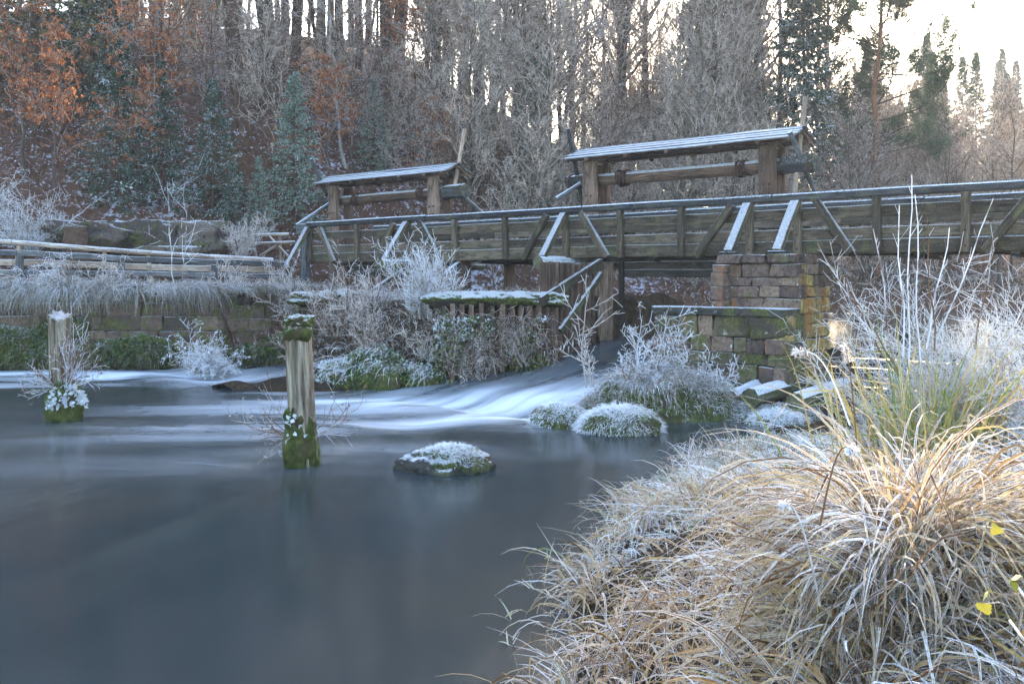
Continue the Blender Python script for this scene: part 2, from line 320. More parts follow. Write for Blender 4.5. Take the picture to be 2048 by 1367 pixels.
class Acc:
    """collects vectorised tubes and blades into one mesh"""
    def __init__(self): self.V = []; self.F3 = []; self.F4 = []; self.n = 0; self.at = {}
    def put(self, V, F, **at):
        for f in F:
            (self.F3 if f.shape[1] == 3 else self.F4).append(f + self.n)
        for k in ('rnd', 'tt', 'ww', 'frost'):
            self.at.setdefault(k, []).append(np.broadcast_to(np.asarray(at.get(k, 0.0), float), (len(V),)))
        self.V.append(V); self.n += len(V)
    def tubes(self, P, R, sides=3, frost=1.0, cap=False):
        B, K, _ = P.shape
        T = np.empty_like(P); T[:, 1:-1] = P[:, 2:] - P[:, :-2]; T[:, 0] = P[:, 1] - P[:, 0]; T[:, -1] = P[:, -1] - P[:, -2]; T = nrm(T)
        mt = nrm(T.mean(1)); ref = np.where(np.abs(mt[:, 2:3]) > .8, np.array([[1., 0, 0]]), np.array([[0, 0, 1.]]))
        a = nrm(np.cross(T, ref[:, None, :])); b = np.cross(T, a)
        th = np.arange(sides) / sides * 2 * math.pi
        V = P[:, :, None, :] + R[:, :, None, None] * (np.cos(th)[None, None, :, None] * a[:, :, None, :] + np.sin(th)[None, None, :, None] * b[:, :, None, :])
        idx = np.arange(B * K * sides).reshape(B, K, sides); nx = np.roll(idx, -1, 2)
        F = [np.stack([idx[:, :-1], nx[:, :-1], nx[:, 1:], idx[:, 1:]], -1).reshape(-1, 4)]
        if cap and sides >= 3:
            for j, flip in ((0, True), (K - 1, False)):
                c = idx[:, j, ::-1] if flip else idx[:, j]
                F += [np.stack([c[:, 0], c[:, i], c[:, i+1]], -1) for i in range(1, sides - 1)]
        rn = np.repeat(rng.random(B), K * sides)
        fr = np.broadcast_to(np.asarray(frost, float), (B,)); fr = np.repeat(fr, K * sides)
        self.put(V.reshape(-1, 3), F, rnd=rn, frost=fr)
    def blades(self, base, d, length, width, bend=0.0, K=4, frost=.5, rnd=None, twist=.6, tip=.08, midw=1.0, kink=0.0):
        """strips starting at base along d, bending down"""
        N = len(base); d = nrm(np.asarray(d, float)); length = np.broadcast_to(length, (N,)); width = np.broadcast_to(width, (N,)); bend = np.broadcast_to(bend, (N,))
        hor = d.copy(); hor[:, 2] = 0
        bad = np.linalg.norm(hor, axis=1) < 1e-3
        hor[bad] = np.c_[rng.normal(size=(bad.sum(), 2)), np.zeros(bad.sum())]; hor = nrm(hor)
        el = np.arctan2(d[:, 2], np.linalg.norm(d[:, :2], axis=1))
        side = np.stack([-hor[:, 1], hor[:, 0], np.zeros(N)], 1)
        tw = rng.normal(0, twist, N)
        P = [np.asarray(base, float)]; S = []
        kk = np.where(rng.random(N) < kink, rng.integers(1, max(K, 2), N), 99); ka = rng.uniform(.5, 2.1, N); kt = rng.normal(0, .7, N)
        for k in range(K):
            on = k >= kk; e = el - bend * ((k + .5) / K) ** 1.3 - np.where(on, ka, 0)
            dk = np.cos(e)[:, None] * hor + np.sin(e)[:, None] * np.array([0, 0, 1.]) + side * np.where(on, kt, 0)[:, None] * .6; dk = nrm(dk)
            dk += side * (np.sin(tw * 2 + k * .7) * .12)[:, None]
            P.append(P[-1] + dk * (length / K)[:, None])
            up = np.cross(side, dk); S.append(nrm(side * np.cos(tw + k * .15)[:, None] + up * np.sin(tw + k * .15)[:, None]))
        S.append(S[-1]); P = np.stack(P, 1); S = np.stack(S, 1)
        t = np.arange(K + 1) / K
        w = (np.minimum(1, .45 + t * 2.2) * (1 - t ** 2.5) + tip) * midw
        off = S * (width[:, None] * .5 * w[None])[..., None]
        V = np.stack([P - off, P + off], 2)
        idx = np.arange(N * (K + 1) * 2).reshape(N, K + 1, 2)
        F = np.stack([idx[:, :-1, 0], idx[:, :-1, 1], idx[:, 1:, 1], idx[:, 1:, 0]], -1).reshape(-1, 4)
        r = rng.random(N) if rnd is None else np.broadcast_to(rnd, (N,))
        m = (K + 1) * 2
        self.put(V.reshape(-1, 3), [F], rnd=np.repeat(r, m), tt=np.tile(np.repeat(t, 2), N), ww=np.tile(np.array([-1., 1.]), N * (K + 1)), frost=np.repeat(np.broadcast_to(frost, (N,)), m))
    def leaves(self, c, size, aspect=.65, frost=.5, updir=None, rnd=None, fold=.25):
        """leaf: four-cornered diamond folded along its midrib"""
        N = len(c); size = np.broadcast_to(size, (N,))
        d = nrm(rng.normal(size=(N, 3))) if updir is None else nrm(updir)
        r = nrm(np.cross(d, nrm(rng.normal(size=(N, 3))))); q = np.cross(d, r)
        a = c; b_ = c + d * size[:, None]; m = c + d * (size * .5)[:, None]
        l = m + (r * aspect * .5 + q * fold * .5) * size[:, None]; rr = m + (-r * aspect * .5 + q * fold * .5) * size[:, None]
        V = np.stack([a, l, b_, rr], 1).reshape(-1, 3); i = np.arange(N) * 4
        F = np.concatenate([np.stack([i, i+1, i+2], 1), np.stack([i, i+2, i+3], 1)])
        rn = rng.random(N) if rnd is None else rnd
        self.put(V, [F], rnd=np.repeat(rn, 4), frost=np.repeat(np.broadcast_to(frost, (N,)), 4))
    def mesh(self, name, mat, smooth=False):
        V = np.concatenate(self.V); F = []
        if self.F3: F.append(np.concatenate(self.F3))
        if self.F4: F.append(np.concatenate(self.F4))
        return mesh_np(name, V, F, mat, {k: np.concatenate(v) for k, v in self.at.items()}, smooth)

def grow(PP, RR, nper, t0, t1, ang, ln, K, rr, tip, curl, up, lnfun=None):
    """children of a set of branches"""
    B, K0, _ = PP.shape; N = B * nper
    t = (np.tile(np.arange(nper), B) + rng.random(N)) / nper * (t1 - t0) + t0
    par = np.repeat(np.arange(B), nper); f = t * (K0 - 1); i = np.minimum(f.astype(int), K0 - 2); w = (f - i)[:, None]
    p = PP[par, i] * (1 - w) + PP[par, i + 1] * w; tan = nrm(PP[par, i + 1] - PP[par, i]); r0 = (RR[par, i] * (1 - w[:, 0]) + RR[par, i + 1] * w[:, 0])
    L = np.linalg.norm(np.diff(PP, axis=1), axis=2).sum(1)[par]
    perp = nrm(np.cross(tan, rng.normal(size=(N, 3)))); an = np.radians(rng.uniform(ang[0], ang[1], N))[:, None]
    d = np.cos(an) * tan + np.sin(an) * perp
    l = L * rng.uniform(ln[0], ln[1], N) * (lnfun(t) if lnfun else 1.0)
    P = [p]
    for k in range(K - 1):
        d = nrm(d + rng.normal(0, curl, (N, 3)) + np.array([0, 0, up]))
        P.append(P[-1] + d * (l / (K - 1))[:, None])
    P = np.stack(P, 1); rs = np.maximum(r0 * rr, tip * 1.2)
    R = rs[:, None] * (1 - np.linspace(0, 1, K)[None]) + tip * np.linspace(0, 1, K)[None]
    return P, R

# --- beams, logs and stones in mesh code
def beam(name, p0, p1, w, h, mat, parent=None, up=(0, 0, 1), segs=2, jit=.006, ch=.012):
    """square timber from p0 to p1, chamfered, slightly uneven; local X runs along the grain"""
    p0, p1 = Vector(p0), Vector(p1); d = p1 - p0; L = d.length; x = d.normalized(); u = Vector(up)
    y = u.cross(x)
    if y.length < 1e-4: y = Vector((0, 1, 0)).cross(x)
    y.normalize(); z = x.cross(y)
    a, b = w / 2, h / 2
    prof = np.array([(-a+ch,-b),(a-ch,-b),(a,-b+ch),(a,b-ch),(a-ch,b),(-a+ch,b),(-a,b-ch),(-a,-b+ch)])
    K = segs + 1; V = np.zeros((K, 8, 3))
    for k in range(K):
        off = rng.normal(0, jit, 2) if 0 < k < K - 1 else np.zeros(2)
        sc = 1 + rng.normal(0, .015)
        V[k, :, 0] = L * k / segs + rng.normal(0, .004, 8) * (k in (0, K - 1)); V[k, :, 1:] = prof * sc + off + rng.normal(0, .0025, (8, 2))
    i = np.arange(K * 8).reshape(K, 8); nx = np.roll(i, -1, 1)
    F = np.stack([i[:-1], nx[:-1], nx[1:], i[1:]], -1).reshape(-1, 4)
    caps = np.array([i[0, ::-1], i[-1]])
    me = mesh_np(name, V.reshape(-1, 3), [F, caps], mat)
    o = add(name, me, parent)
    o.matrix_local = Matrix(((x.x, y.x, z.x, p0.x), (x.y, y.y, z.y, p0.y), (x.z, y.z, z.z, p0.z), (0, 0, 0, 1)))
    return o
def log(name, p0, p1, r0, r1, mat, parent=None, sides=10, segs=5, jit=.05, bow=0.0, flat=1.0):
    p0, p1 = Vector(p0), Vector(p1); d = p1 - p0; L = d.length; x = d.normalized(); u = Vector((0, 0, 1)) if abs(x.z) < .95 else Vector((0, 1, 0))
    y = u.cross(x).normalized(); z = x.cross(y)
    K = segs + 1; th = np.arange(sides) / sides * 2 * math.pi; V = np.zeros((K, sides, 3))
    for k in range(K):
        t = k / segs; r = (r0 + (r1 - r0) * t) * (1 + rng.normal(0, jit, sides)); off = rng.normal(0, jit * r0 * .7, 2)
        V[k, :, 0] = L * t; V[k, :, 1] = np.cos(th) * r + off[0]; V[k, :, 2] = np.sin(th) * r * flat + off[1] + bow * math.sin(math.pi * t)
    i = np.arange(K * sides).reshape(K, sides); nx = np.roll(i, -1, 1)
    F = np.stack([i[:-1], nx[:-1], nx[1:], i[1:]], -1).reshape(-1, 4)
    me = mesh_np(name, V.reshape(-1, 3), [F, np.array([i[0, ::-1], i[-1]])], mat, smooth=False)
    o = add(name, me, parent)
    o.matrix_local = Matrix(((x.x, y.x, z.x, p0.x), (x.y, y.y, z.y, p0.y), (x.z, y.z, z.z, p0.z), (0, 0, 0, 1)))
    return o
def stone_mesh(name, mat, ch=.07, jit=.08):
    c = []
    for sx in (-1, 1):
        for sy in (-1, 1):
            for sz in (-1, 1):
                p = np.array([sx, sy, sz]) * .5
                for ax in range(3):
                    q = p.copy()
                    for a in range(3):
                        if a != ax: q[a] -= np.sign(q[a]) * ch * rng.uniform(.6, 1.5)
                    q += rng.normal(0, jit, 3) * .5
                    c.append(q)
    import bmesh
    bm = bmesh.new(); [bm.verts.new(q) for q in c]
    bmesh.ops.convex_hull(bm, input=bm.verts); me = bpy.data.meshes.new(name); bm.to_mesh(me); bm.free(); me.materials.append(mat)
    return me
STONES = {}
def stone(parent, mat, loc, size, rot=(0, 0, 0), name='stone'):
    if mat not in STONES: STONES[mat] = [stone_mesh('stone', M[mat]) for _ in range(9)]
    o = add(name, STONES[mat][rng.integers(9)], parent, loc, rot, tuple(float(v) for v in size)); return o

def grid_mesh(name, xs, ys, zf, mat, mask=None, attrs=None, smooth=True):
    X, Y = np.meshgrid(xs, ys); Z = zf(X, Y)
    i = np.arange(X.size).reshape(X.shape)
    F = np.stack([i[:-1, :-1], i[:-1, 1:], i[1:, 1:], i[1:, :-1]], -1)
    if mask is not None:
        mk = mask(X, Y); keep = mk[:-1, :-1] | mk[:-1, 1:] | mk[1:, 1:] | mk[1:, :-1]; F = F[keep]
    return mesh_np(name, np.stack([X, Y, Z], -1).reshape(-1, 3), [F.reshape(-1, 4)], mat, {k: f(X, Y).ravel() for k, f in (attrs or {}).items()}, smooth)

# ------------------------------------------------------------------ ground
POOL_Z = 1.1
FX = np.array([-90, -60, -25, -12, -6, 0, 6, 20, 45, 100]); FY = np.array([14, 20, 31.5, 35.0, 37.0, 39.5, 41.5, 45.5, 50, 60])
def hill_z(x, y):
    s, n = to_bf(x, y)
    yf = np.interp(x, FX, FY); d = (y - yf) * .93
    left = 1 - sstep(-7.5, -3.5, x)
    base = .3 + 2.05 * np.maximum(left * sstep(-8.5, -7.5, n + 0 * s), 0)
    base = np.where(left > .01, np.where(s > -1.15, np.minimum(base, .3 + 2.05 * left * sstep(3.0, 4.5, n)), base), base)
    steep = .80 * (1 - sstep(-14, 24, x)) + .22
    rise = np.where(d > 0, steep * 16 * (1 - np.exp(-np.maximum(d, 0) / 16)) + (.03 + .05 * (1 - sstep(-14, 10, x))) * np.maximum(d, 0), 0)
    bank = sstep(-1.2, 1.2, d) * np.where(left > .5, .5, 1.3)
    far = .09 * np.maximum(y - 80, 0) * sstep(14, 50, x)
    z = base + bank * (1 - left * .6) + rise + far + fbm(x * .22, y * .22) * .55 * sstep(0, 6, d) + fbm(x * .9, y * .9) * .10 * sstep(-1, 1, d)
    return z
def wall_y(x): return 28.9 + 0 * x
xs = np.concatenate([np.arange(-95, -32, 3.0), np.arange(-32, 32, .6), np.arange(32, 111, 3.0)])
ys = np.concatenate([np.arange(28.95, 72, .5), np.arange(72, 192, 3.0)])
hill = add('hillside', grid_mesh('hillside', xs, ys, hill_z, M['hill'])); tag(hill, kind='structure')
def ray_ground(u, v):
    D = np.linspace(33, 150, 600); x = (u - 1024) / FPX * D; z = CAM_H - (v - HORIZON) / FPX * D
    h = hill_z(x, D); k = np.argmax(h > z) if (h > z).any() else -1
    return np.array([x[k], D[k], h[k]])
def on_hill(u, D):
    x = (u - 1024) / FPX * D; return np.array([x, D, float(hill_z(np.array(x), np.array(D)))])

SY = np.array([-14, -3, 3, 5, 6.7, 8.6, 11.5, 13.9, 15.1, 17.7, 18.8, 19.6, 21]); SX = np.array([-1.0, -.6, -.05, .25, .5, .7, 1.32, 2.2, 2.8, 4.4, 6.2, 9.0, 14])
def bank_d(x, y): return x - np.interp(y, SY, SX) + fbm(x * 1.1, y * 1.1) * .10
def bank_z(x, y):
    d = bank_d(x, y)
    return -.25 + np.where(d > -.4, (1.25 - .82 * sstep(8.0, 12.5, y)) * (1 - np.exp(-np.maximum(d + .4, 0) / 1.1)), 0) + .03 * np.maximum(d, 0) + fbm(x * 1.6, y * 1.6) * .07 + .42 * np.exp(-((x - 1.95) / .55) ** 2 - ((y - 4.85) / .6) ** 2)
bank = add('river_bank', grid_mesh('river_bank', np.arange(-2.6, 34, .22), np.arange(-11, 21, .22), bank_z, M['soil'], lambda x, y: bank_d(x, y) > -.5)); tag(bank, kind='structure')

# the spit between the two chutes
def chute_edge(n): return 9.55 - .86 * np.maximum(-2.2 - n, 0)
def spit_z(s, n):
    e = np.minimum(s - 3.1, chute_edge(n) - s)
    top = 2.0 * sstep(-5.3, -3.2, n + fbm(s * .8, n * .8) * .3) + .05
    return -.3 + (top + .3) * sstep(-.15, .25, e) + fbm(s * 1.3, n * 1.3) * .12
sp = add('spit_ground', grid_mesh('spit_ground', np.arange(2.9, 9.8, .15), np.arange(-7.2, 4.2, .15), spit_z, M['soil']), None, BF(0, 0), (0, 0, BANG)); tag(sp, kind='structure')

# ------------------------------------------------------------------ water
def chan(s, n):                                       # the two chutes
    a = sstep(chute_edge(n) - .45, chute_edge(n) - .05, s) * (1 - sstep(12.6 + np.maximum(-n - 2, 0) * .1, 13.2 + np.maximum(-n - 2, 0) * .25, s))
    b = sstep(-1.4 - np.maximum(-n - 4.2, 0) * .5, -1.0 - np.maximum(-n - 4.2, 0) * .3, s) * (1 - sstep(2.9, 3.3, s))
    return a, b
def water_z(x, y):
    s, n = to_bf(x, y); a, b = chan(s, n)
    prof = 1.1 * sstep(-6.2, 1.2, n) + .03
    z = np.maximum(a, b) * prof * (n < 1.5)
    near = np.exp(-((n + 6.3) / 2.4) ** 2) * np.exp(-((s - 11.0) / 2.6) ** 2) + .6 * np.exp(-((n + 6.6) / 1.5) ** 2) * np.exp(-((s - .8) / 2.0) ** 2)
    z = z + near * (.10 * np.sin(n * 2.4 + .5 * np.sin(s * 1.1)) + .06 * fbm(s * .8, n * 1.2)) + np.maximum(a, b) * sstep(-6, -1, n) * .05 * fbm(s * 2.2, n * .5)
    return z + .012 * fbm(x * .3, y * .4)
FOAM_AND_SUN = [  # centre x, y, radius along flow, radius across, strength: white water below the chutes and a painted sun patch
    (PZ(930, 812), 3.6, 1.5, .8), (PZ(1100, 812), 2.2, 1.1, .72), (PZ(760, 805), 2.8, .9, .8), (PZ(1020, 842), 3.2, .5, .85), (PZ(560, 822), 3.0, 1.3, .5), (PZ(430, 862), 2.6, 1.1, .55),  # last blob on this line paints a sunlit patch on the pool
    (PZ(250, 752), 3.4, 1.4, 1.0), (PZ(60, 748), 4.0, 1.2, 1.0), (PZ(10, 772), 2.6, .55, .9), (PZ(840, 850), 3.2, .5, .5), (PZ(640, 790), 2.0, .5, .5), (PZ(330, 935), 3.2, .8, .16), (PZ(720, 905), 2.4, .8, .18)]
def foam_and_sun_a(x, y):
    s, n = to_bf(x, y); a, b = chan(s, n)
    f = a * (.07 + .26 * sstep(-1, -5.5, n)) * (n < 1.2) + b * (.08 + .5 * sstep(-3.5, -6.2, n)) * (n < 1)
    f = f * (1 - sstep(.3, 1.0, n)) * sstep(-8.6, -6.6, n)
    f = f + .25 * a * sstep(11.3, 12.6, s) * sstep(-5.5, -2, n)
    for c, ra, rb, k in FOAM_AND_SUN:
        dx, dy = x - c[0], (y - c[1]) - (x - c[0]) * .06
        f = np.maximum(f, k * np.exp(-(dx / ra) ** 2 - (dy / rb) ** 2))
    return np.clip(f, 0, 1)
def flow_x(x, y): return to_bf(x, y)[0]
def flow_y(x, y): return to_bf(x, y)[1]
def calm(x, y): return sstep(-5.8, -8.2, to_bf(x, y)[1])
def wmask(x, y):
    s, n = to_bf(x, y)
    return (n < 1.0) & (bank_d(x, y) < 1.0)
wat = add('river_water', grid_mesh('river_water', np.arange(-30, 16, .16), np.arange(-9, 34, .16), water_z, M['water'], wmask, {'foam_and_sun': foam_and_sun_a, 'fx': flow_x, 'fy': flow_y, 'calm': calm})); tag(wat, kind='structure')
def pool_v():
    c = [BF(-14, .55, POOL_Z), BF(60, .55, POOL_Z), BF(60, 60, POOL_Z), BF(-14, 60, POOL_Z)]
    return mesh_np('pool_water', np.array(c), [np.array([[0, 1, 2, 3]])], M['pool'])
pool = add('pool_water', pool_v()); tag(pool, kind='structure')

# ------------------------------------------------------------------ the footbridge
br = empty('wooden_footbridge', BF(0, 0), BANG, 'long weathered wooden footbridge with plank railings crossing the weir', 'footbridge')
ZB, ZT, BW = 3.11, 4.44, 2.88
S0, S1 = -2.45, 23.5
POSTS = [-2.34, .03, 2.39, 4.32, 6.25, 8.33, 10.04, 11.78, 13.55, 14.69, 16.41, 18.14, 19.9, 21.7, 23.4]
for sd, n0, sg in ((0, 0.0, 1), (1, BW, -1)):
    cuts = [S0, 3.2, 8.9, 14.12, 19.9, S1] if sd == 0 else [S0, 4.3, 10.1, 16.4, S1]
    for a, b in zip(cuts[:-1], cuts[1:]):
        dz = rng.normal(0, .008)
        beam('handrail', (a + .015, n0, ZT - .085 + dz), (b - .015, n0, ZT - .085 + dz), .22, .17, M['wood_rail'], br, segs=4, ch=.03)
        beam('main_beam', (a + .004, n0 + sg * .16, ZB + .15), (b - .004, n0 + sg * .16, ZB + .15), .24, .30, M['wood'], br, segs=4, ch=.015)
    for a, b in zip(POSTS[:-1:2], POSTS[2::2]):
        if sd == 1: a, b = a + .9, b + .9
        b = min(b, S1)
        beam('kick_board', (a, n0 + sg * .08, ZB + .43), (b - .01, n0 + sg * .08, ZB + .43), .06, .235, M['wood'], br, segs=3, jit=.004)
        beam('rail_board', (a, n0 + sg * .075, ZB + .87), (b - .01, n0 + sg * .075, ZB + .87 + rng.normal(0, .01)), .05, .25, M['wood'], br, segs=3, jit=.006)
    for i, s in enumerate(POSTS):
        p = beam('railing_post', (s, n0 - sg * .035, ZB + .0), (s + rng.normal(0, .012), n0 - sg * .035, ZT - .172), .13, .16, M['wood'], br, up=(1, 0, 0), jit=.003)
        if sd == 0:
            for z in (ZB + .12, ZB + .42):
                log('bolt', (s + .01, -.095, z), (s + .01, -.118, z), .028, .024, M['rust'], br, 6, 1, .02)
# diagonal braces in the plane of the railing and raking struts outside it
def brace(s_top, s_bot):
    beam('diagonal_brace', (s_bot, -.055, ZB + .01), (s_top, -.055, ZT - .175), .12, .17, M['wood'], br, jit=.004)
for c in (2.39, 8.33):
    brace(c - .62, c - 1.42); brace(c + .5, c + 1.32)
brace(-2.34 + .5, -2.34 + 1.25); brace(13.55 - .42, 13.55 - 1.36); brace(14.69 + .42, 14.69 + 1.2); brace(19.9 - .5, 19.9 - 1.4); brace(19.9 + .5, 19.9 + 1.4)
for s, zf in ((-2.34, 2.95), (2.39, 3.14), (8.33, 3.14), (13.55, 3.17), (14.69, 3.17)):
    beam('raking_strut', (s - .02, -.95, zf), (s, -.13, ZT - .2), .20, .13, M['wood'], br, up=(0, 0, 1), jit=.003)
    if s > 10: beam('strut_foot', (s - .2, -.93, 3.15), (s + .2, -.93, 3.15), .2, .05, M['wood_rail'], br, segs=1)
for s in (2.39, 8.33):
    log('cross_log', (s, -1.15, 3.0), (s, BW + .3, 3.0), .165, .15, M['wood_mossy'], br, 10, 6, .04)
for k in range(105):
    s = S0 + .14 + k * .247
    if s < S1: beam('deck_plank', (s, -.0 + .04, ZB + .335), (s, BW - .04, ZB + .335), .235, .05, M['wood'], br, segs=1)
for s in (-1.2, 5.2, 10.9, 16.9, 19.0): beam('cross_bearer', (s, .05, ZB - .055), (s, BW - .05, ZB - .055), .16, .1, M['wood_dark'], br, segs=1)
beam('end_post', (-2.75, .1, 2.3), (-2.75, .1, ZT + .03), .2, .24, M['wood_grey'], br, up=(1, 0, 0))
beam('end_board', (-3.1, .02, ZT - .2), (-2.35, .02, ZT - .2), .09, .34, M['wood_grey'], br)
for s, n in ((4.35, .35), (4.35, 2.3), (-1.3, .5), (6.4, 2.2)):
    beam('support_post', (s, n, .2), (s, n, ZB - .005), .26, .26, M['wood_brown'], br, up=(1, 0, 0))
beam('knee_brace', (4.3, -1.6, 2.0), (4.3, .2, 3.0), .14, .2, M['wood_grey'], br)
beam('knee_brace', (2.5, -1.7, 2.1), (2.5, .1, 3.02), .14, .2, M['wood'], br)

# raised sluice gates hanging under the deck
for (a, b, lab) in ((9.75, 13.15, 'tarred black sluice gate beam hanging under the bridge beside the stone pier'), (-.9, 2.9, 'dark sluice gate hanging under the left end of the bridge')):
    g = empty('sluice_gate', BF(a, .35, 2.3), BANG, lab, 'sluice gate')
    for j in range(3): beam('gate_board', (0, .02 * j, .42 + j * .0 + j * .19), (b - a, .02 * j, .42 + j * .19), .1, .185, M['wood_dark'], g, segs=3)

# ------------------------------------------------------------------ windlasses with little gable roofs
def windlass(s0, s1, spikes, label, nb):
    n0 = 3.3; w = empty('sluice_windlass', BF(s0, n0, 0), BANG, label, 'windlass'); L = s1 - s0
    for s in (0, L):
        for dn, wd in ((-.34, .44), (.34, .36)):
            p = beam('support_post', (s, dn, .9), (s, dn, 5.98 if dn < 0 else 5.94), .17, wd, M['wood_brown'], w, up=(1, 0, 0), segs=4, jit=.006)
            if dn < 0:
                for i in (-.09, .08):
                    for z in (4.72, 4.98): log('bolt', (s + i, -.425, z + rng.normal(0, .01)), (s + i, -.455, z), .035, .03, M['rust'], w, 6, 1, .05)
        beam('tie_beam', (s, -.5, 6.02), (s, .5, 6.02), .14, .1, M['wood_brown'], w)
    zc = 5.46
    log('drum', (-.3, 0, zc), (L + .3, 0, zc), .165, .185, M['wood_brown'], w, 12, 8, .015)
    log('drum_head', (-1.05, 0, zc), (-.23, 0, zc), .21, .225, M['wood_rail'], w, 8, 3, .03)
    log('drum_head', (L + .23, 0, zc), (L + 1.15, 0, zc), .235, .24, M['wood_rail'], w, 6 if nb else 8, 3, .03)
    for s in (-.93, L + 1.02): log('iron_band', (s - .03, 0, zc), (s + .03, 0, zc), .246, .246, M['rust'], w, 8, 1, .01)
    for (s, dn, dz, a, b) in spikes:
        s = s if s < 0 else L + s
        q = math.hypot(dn, dz); dn, dz = dn / q, dz / q
        log('handspike', (s, dn * a, zc + dz * a), (s, dn * b, zc + dz * b), .062, .068, (M['wood_rail'] if s < 0 else M['wood_pale']) if abs(dz) > .8 else M['wood_grey'], w, 7, 4, .04)
    # chains
    for k, s in enumerate((.95, L - .85)):
        a = Acc(); th = np.linspace(0, 2 * math.pi, 15)
        for j in range(7):
            r = .215 + rng.normal(0, .015); t = rng.normal(0, .05)
            P = np.stack([s + (j - 3) * .045 + np.sin(th) * t, np.cos(th) * r, zc + np.sin(th) * r], -1)[None]
            a.tubes(P, np.full((1, 15), .022), 5)
        tag(add('chain_coil', a.mesh('chain_coil', M['rust']), w))
        if nb:
            for j in range(13):
                a = Acc(); th = np.linspace(0, 2 * math.pi, 9); zz = zc - .3 - j * .095
                off = np.cos(th) * .03
                P = np.stack([s + .2 + (off if j % 2 else 0 * th), .18 + (off if j % 2 == 0 else 0 * th), zz + np.sin(th) * .06], -1)[None]
                a.tubes(P, np.full((1, 9), .011), 4); add('chain_link', a.mesh('chain_link', M['rust']), w)
    # roof
    a0, a1 = -.72, L + .85
    rf = beam('ridge_beam', (a0 + .1, 0, 6.31), (a1 - .1, 0, 6.31), .1, .1, M['wood_brown'], w)
    for sg in (-1, 1):
        for k in range(4):
            n_a, n_b = .75 - k * .185, .75 - (k + 1) * .185 - .05
            z_a = 6.06 + k * .085; z_b = z_a + .085
            m_n, m_z = (n_a + n_b) / 2, (z_a + z_b) / 2; up = Vector((0, sg * (z_b - z_a), abs(n_a - n_b))).normalized()
            dz = rng.normal(0, .004)
            beam('roof_board', (a0 + rng.normal(0, .03), sg * m_n, m_z + dz), (a1 + rng.normal(0, .03), sg * m_n, m_z + dz), .245, .038, M['wood_roof'], w, up=up, segs=5, jit=.006, ch=.006)
        for s in np.linspace(.1, L - .1, 5):
            beam('rafter', (s, sg * .7, 6.0), (s, sg * .06, 6.30), .1, .09, M['wood_brown'], w)
        for s in (a0 + .12, a1 - .12): beam('gable_rafter', (s, sg * .72, 5.99), (s, sg * .05, 6.31), .07, .1, M['wood_brown'], w)
        beam('eave_beam', (a0 + .1, sg * .45, 6.055), (a1 - .1, sg * .45, 6.055), .1, .1, M['wood_brown'], w)
    return w
windlass(6.88, 12.46, [(-.7, -.32, 1, -1.3, 1.6), (-.5, -.9, -.42, -.2, 1.45), (.65, .25, 1, -1.6, 1.8), (.8, -.72, .68, -1.25, 1.05)], 'large roofed wooden windlass with chains above the gate beside the stone pier', True)
windlass(-4.85, .376, [(-.7, -.5, .9, -.5, 1.75), (-.5, -.85, -.5, -.2, 1.9), (.6, .25, 1, -.2, 2.2), (.8, .9, -.5, .1, 1.9)], 'smaller looking roofed wooden windlass near the left end of the bridge', False)

# ------------------------------------------------------------------ stone pier
pier = empty('stone_pier', BF(13.3, -1.0, 0), BANG, 'mossy sandstone pier with orange stains and frosted lower ledge carrying the bridge', 'pier')
def wall_face(parent, along, s0, s1, fixed, z0, z1, hcs, matf, depth=.3, wr=(.42, .85), out=-1, gap=.01, rough=.03):
    """one face of coursed blocks: along 'x' or 'y' of the parent frame, proud by small random amounts"""
    z = z0; k = 0
    while z < z1 - .03:
        h = min(rng.uniform(*hcs), z1 - z)
        if z1 - z - h < .12: h = z1 - z
        a = s0 - (rng.uniform(0, .3) if k % 2 else 0)
        first = True
        while a < s1 - .02:
            b = min(a + rng.uniform(*wr), s1)
            if s1 - b < .2: b = s1
            lo = max(a, s0)
            if b - lo > .08:
                c = (lo + b) / 2; pr = rng.uniform(-rough * .5, rough); fz = fixed + out * (pr - depth / 2)
                loc = (c, fz, z + h / 2) if along == 'x' else (fz, c, z + h / 2)
                sz = (b - lo - gap, depth, h - gap) if along == 'x' else (depth, b - lo - gap, h - gap)
                stone(parent, matf(c, z + h / 2), loc, sz, (rng.normal(0, .4) * rough, rng.normal(0, .4) * rough, rng.normal(0, .35) * rough))
            a = b
        z += h; k += 1
def core(parent, x0, x1, y0, y1, z0, z1, mat='soil'):
    V = np.array([(x, y, z) for z in (z0, z1) for x, y in ((x0, y0), (x1, y0), (x1, y1), (x0, y1))])
    add('core', mesh_np('core', V, [np.array([[3, 2, 1, 0], [4, 5, 6, 7], [0, 1, 5, 4], [1, 2, 6, 5], [2, 3, 7, 6], [3, 0, 4, 7]])], M[mat]), parent)
# local frame: x along the bridge from 13.3, y across from n=-1
core(pier, .06, 1.84, .06, 1.4, -.3, 3.02)
core(pier, -1.16, 1.82, -.54, .2, -.3, 1.78)
wall_face(pier, 'x', 0, 1.9, 0, 1.95, 2.9, (.17, .3), gap=.02, rough=.05, matf= lambda c, z: 'stone_ochre' if c > 1.7 and rng.random() < .5 else 'stone')
wall_face(pier, 'y', 0.3, 1.45, 1.9, .0, 2.9, (.2, .36), lambda c, z: 'stone_ochre' if rng.random() < .7 else 'stone', out=1, wr=(.25, .6), gap=.02, rough=.05)
wall_face(pier, 'y', -.6, 0.3, 1.9, -.2, 1.84, (.24, .33), lambda c, z: 'stone_ochre' if rng.random() < .4 else 'stone_base', out=1, wr=(.3, .55))
wall_face(pier, 'y', 0.0, .3, 1.9, 1.86, 2.9, (.24, .33), lambda c, z: 'stone_ochre' if rng.random() < .6 else 'stone', out=1, wr=(.3, .4))
